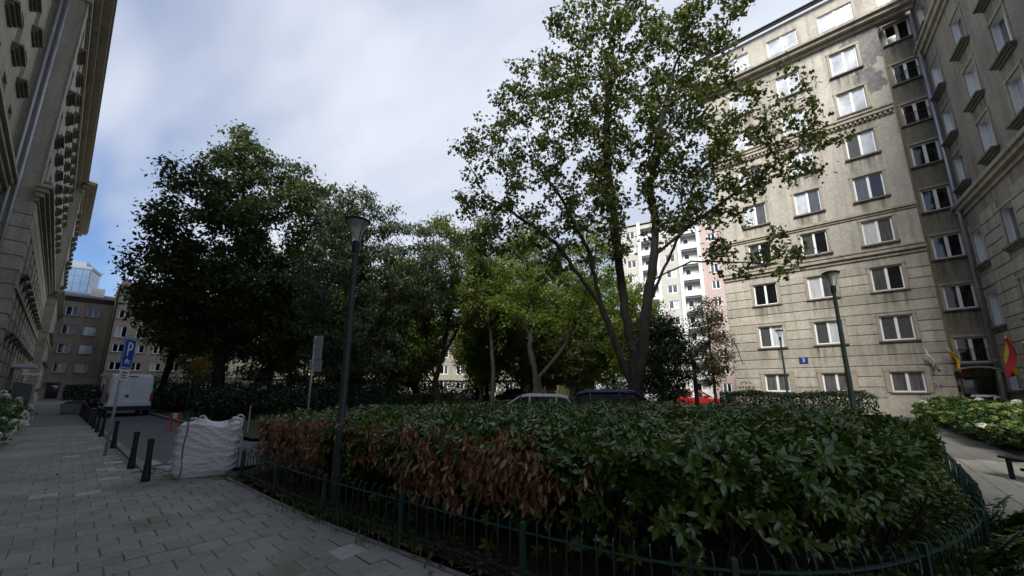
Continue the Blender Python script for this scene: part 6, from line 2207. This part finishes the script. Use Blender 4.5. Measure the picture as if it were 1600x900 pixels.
def van():
    o = thing('delivery_van', 'white delivery van parked in the left street, seen from behind', 'van', (2.52, 35.6, -0.085), R(90.7))
    # front towards +x, rear at -2.7
    sec = []
    for (x, w, z0, z1, wt) in ((-2.70, 0.99, 0.55, 2.40, 0.88), (-2.64, 1.02, 0.48, 2.46, 0.91), (-2.4, 1.03, 0.40, 2.50, 0.93), (0.9, 1.03, 0.38, 2.50, 0.93), (1.35, 1.02, 0.38, 2.34, 0.88), (1.75, 1.01, 0.38, 1.75, 0.86), (2.05, 0.99, 0.38, 1.30, 0.90), (2.5, 0.92, 0.40, 1.08, 0.82), (2.65, 0.80, 0.45, 0.95, 0.72)):
        sec.append(rrect(x, w, z0, z1, 0.12, wt))
    loft(sec).build('body', 'paint_dirty_white', o, smooth=True)
    for s in (-1, 1):
        d = MB().box(-2.735, -2.70, min(s * 0.015, s * 0.86), max(s * 0.015, s * 0.86), 0.62, 2.32, bev=0.0).build('rear_door', 'paint_dirty_white', o)
        for (z0, z1) in ((0.72, 0.98), (1.05, 1.22), (1.30, 1.62), (1.70, 2.2)):
            MB().box(-2.748, -2.735, min(s * 0.10, s * 0.80), max(s * 0.10, s * 0.80), z0, z1, bev=0.01).build('pressed_panel', 'paint_dirty_white', d)
        for z0 in (0.8, 1.5, 2.1):
            MB().box(-2.745, -2.70, min(s * 0.86, s * 0.91), max(s * 0.86, s * 0.91), z0, z0 + 0.1).build('hinge', 'paint_dirty_white', d)
        MB().box(-2.74, -2.60, min(s * 0.90, s * 1.01), max(s * 0.90, s * 1.01), 0.85, 1.40, bev=0.02).build('tail_light', 'tail_red', o)
        MB().box(-2.70, -2.62, min(s * 0.86, s * 0.95), max(s * 0.86, s * 0.95), 1.42, 2.2).build('corner_seam', 'paint_white', o)
        for xx in (-1.75, 1.75):
            wheel(o, xx, s * 0.92, 0.34, 0.22)
        MB().box(1.35, 1.55, min(s * 1.05, s * 1.28), max(s * 1.05, s * 1.28), 1.25, 1.65, bev=0.03).build('mirror', 'plastic_black', o)
        MB().box(0.75, 1.55, min(s * 0.985, s * 1.015), max(s * 0.985, s * 1.015), 1.40, 1.95).build('side_window', 'car_glass', o)
        MB().box(-2.4, 1.2, min(s * 1.02, s * 1.045), max(s * 1.02, s * 1.045), 0.62, 0.76).build('side_rub_strip', 'plastic_black', o)
        MB().box(2.3, 2.62, min(s * 0.55, s * 0.85), max(s * 0.55, s * 0.85), 0.85, 1.08, bev=0.03).build('headlight', 'lamp_clear', o)
    MB().box(-2.83, -2.6, -1.0, 1.0, 0.36, 0.62, bev=0.04).build('rear_bumper', 'plastic_black', o)
    MB().box(-2.765, -2.735, 0.06, 0.22, 1.13, 1.27, bev=0.01).build('door_handle', 'plastic_black', o)
    MB().box(-2.76, -2.735, -0.62, -0.10, 0.70, 0.82).build('number_plate', 'sign_white', o)
    MB().box(-2.76, -2.69, -0.2, 0.2, 2.34, 2.40).build('brake_light', 'tail_red', o)
    b = MB().quad((1.42, -0.8, 2.2), (1.42, 0.8, 2.2), (2.02, 0.86, 1.36), (2.02, -0.86, 1.36))
    b.v = [(x + 0.05, y, z + 0.03) for x, y, z in b.v]
    b.build('windscreen', 'car_glass', o)


van()

# ------------------------------------------------------------------ flags
pm('cloth_white', (0.72, 0.71, 0.68), rough=0.8)
pm('cloth_red', (0.52, 0.02, 0.03), (0.42, 0.016, 0.024), rough=0.8)
pm('cloth_yellow', (0.72, 0.50, 0.03), (0.62, 0.42, 0.025), rough=0.8)
pm('cloth_blue', (0.03, 0.05, 0.22), rough=0.8)


def flag(label, base, tip, drop, size, mats, seed, limp=0.5):
    """flag on a pole from base to tip; hangs down and away, two stripes along its length"""
    o = thing('flag', label, 'flag', base, 0, 'flags by the entrance')
    B = Vector((0, 0, 0)); T = Vector(tip) - Vector(base)
    MB().tube([tuple(B), tuple(T)], 0.018, 8).build('flagpole', 'sign_white', o, smooth=True)
    MB().lathe([(0.05, -0.02), (0.05, 0.05)], seg=8).build('holder', 'black_iron', o)
    W, Hh = size
    b = MB()
    nu, nv = 16, 10
    along = -T.normalized()
    dv = Vector(drop).normalized()
    nn_ = along.cross(dv).normalized()
    for j in range(nv + 1):
        for i in range(nu + 1):
            s, t = i / nu, j / nv
            p = T + along * (t * Hh * (1 - 0.25 * s * limp)) + dv * (s * W)
            p += nn_ * (0.10 * W * math.sin(5.5 * s + 2.2 * t + seed) * (0.25 + s)) + nn_ * 0.05 * W * math.sin(11 * t + 3 * s + seed)
            p += Vector((0, 0, -0.18 * W * limp * s * s))
            b.v.append(tuple(p))
    for j in range(nv):
        for i in range(nu):
            b.f.append((j * (nu + 1) + i, j * (nu + 1) + i + 1, (j + 1) * (nu + 1) + i + 1, (j + 1) * (nu + 1) + i))
            k = int(len(mats) * (j + 0.5) / nv)
            b.mi.append(min(k, len(mats) - 1))
    b.build('cloth', mats, o, smooth=True)


flag('white and red flag hanging limp on the stone block pilaster', (32.05, -3.55, 2.55), (31.5, -3.15, 3.75), (0.05, -0.25, -1), (0.75, 0.55), ['cloth_white', 'cloth_red'], 0.3, 0.9)
flag('small yellow and red flag left of the entrance', (32.0, -4.15, 2.9), (31.4, -4.0, 3.75), (0.05, -0.35, -1), (1.0, 0.7), ['cloth_yellow', 'cloth_red'], 1.9, 0.7)
flag('large yellow and red flag on the wing, right of the entrance', (31.4, -6.05, 4.25), (27.9, -5.35, 3.8), (-0.06, 0.0, -1), (1.75, 1.9), ['cloth_red', 'cloth_yellow'], 2.6, 0.1)
flag('white, red and blue flag at the right picture edge', (27.2, -6.5, 3.9), (24.6, -5.1, 3.35), (-0.1, 0.0, -1), (1.0, 1.4), ['cloth_red', 'cloth_white', 'cloth_blue', 'cloth_white', 'cloth_red'], 4.4, 0.25)

# ------------------------------------------------------------------ small things by the entrance
ct = thing('hand_cart', 'dark wheeled cart with a white top standing in the entrance', 'cart', (30.6, -4.75, 0), R(-30))
MB().box(-0.4, 0.4, -0.28, 0.28, 0.35, 0.85, bev=0.03).build('body', 'plastic_black', ct)
MB().box(-0.45, 0.35, -0.3, 0.3, 1.15, 1.25, bev=0.03).build('top', 'sign_white', ct)
MB().tube([(-0.4, -0.25, 0.8), (-0.42, -0.25, 1.15)], 0.02, 6).tube([(0.3, 0.25, 0.8), (0.3, 0.25, 1.15)], 0.02, 6).build('frame', 'black_iron', ct)
MB().tube([(0.35, -0.25, 0.85), (0.75, -0.25, 1.12), (0.75, 0.25, 1.12), (0.35, 0.25, 0.85)], 0.018, 6).build('handle', 'black_iron', ct)
for sx in (-0.3, 0.3):
    for sy in (-0.3, 0.3):
        wheel(ct, sx, sy, 0.17, 0.05)
hp = thing('pale_hoop', 'small pale hoop standing at the foot of the downpipe', 'hoop', (29.6, -5.0, 0), R(-50))
MB().tube([(-0.2, 0, 0), (-0.2, 0, 0.9), (-0.12, 0, 1.15), (0.12, 0, 1.15), (0.2, 0, 0.9), (0.2, 0, 0)], 0.07, 8).build('hoop', 'cream', hp, smooth=True)
MB().box(-0.3, 0.3, -0.1, 0.1, 0.0, 0.05).build('foot', 'cream', hp)
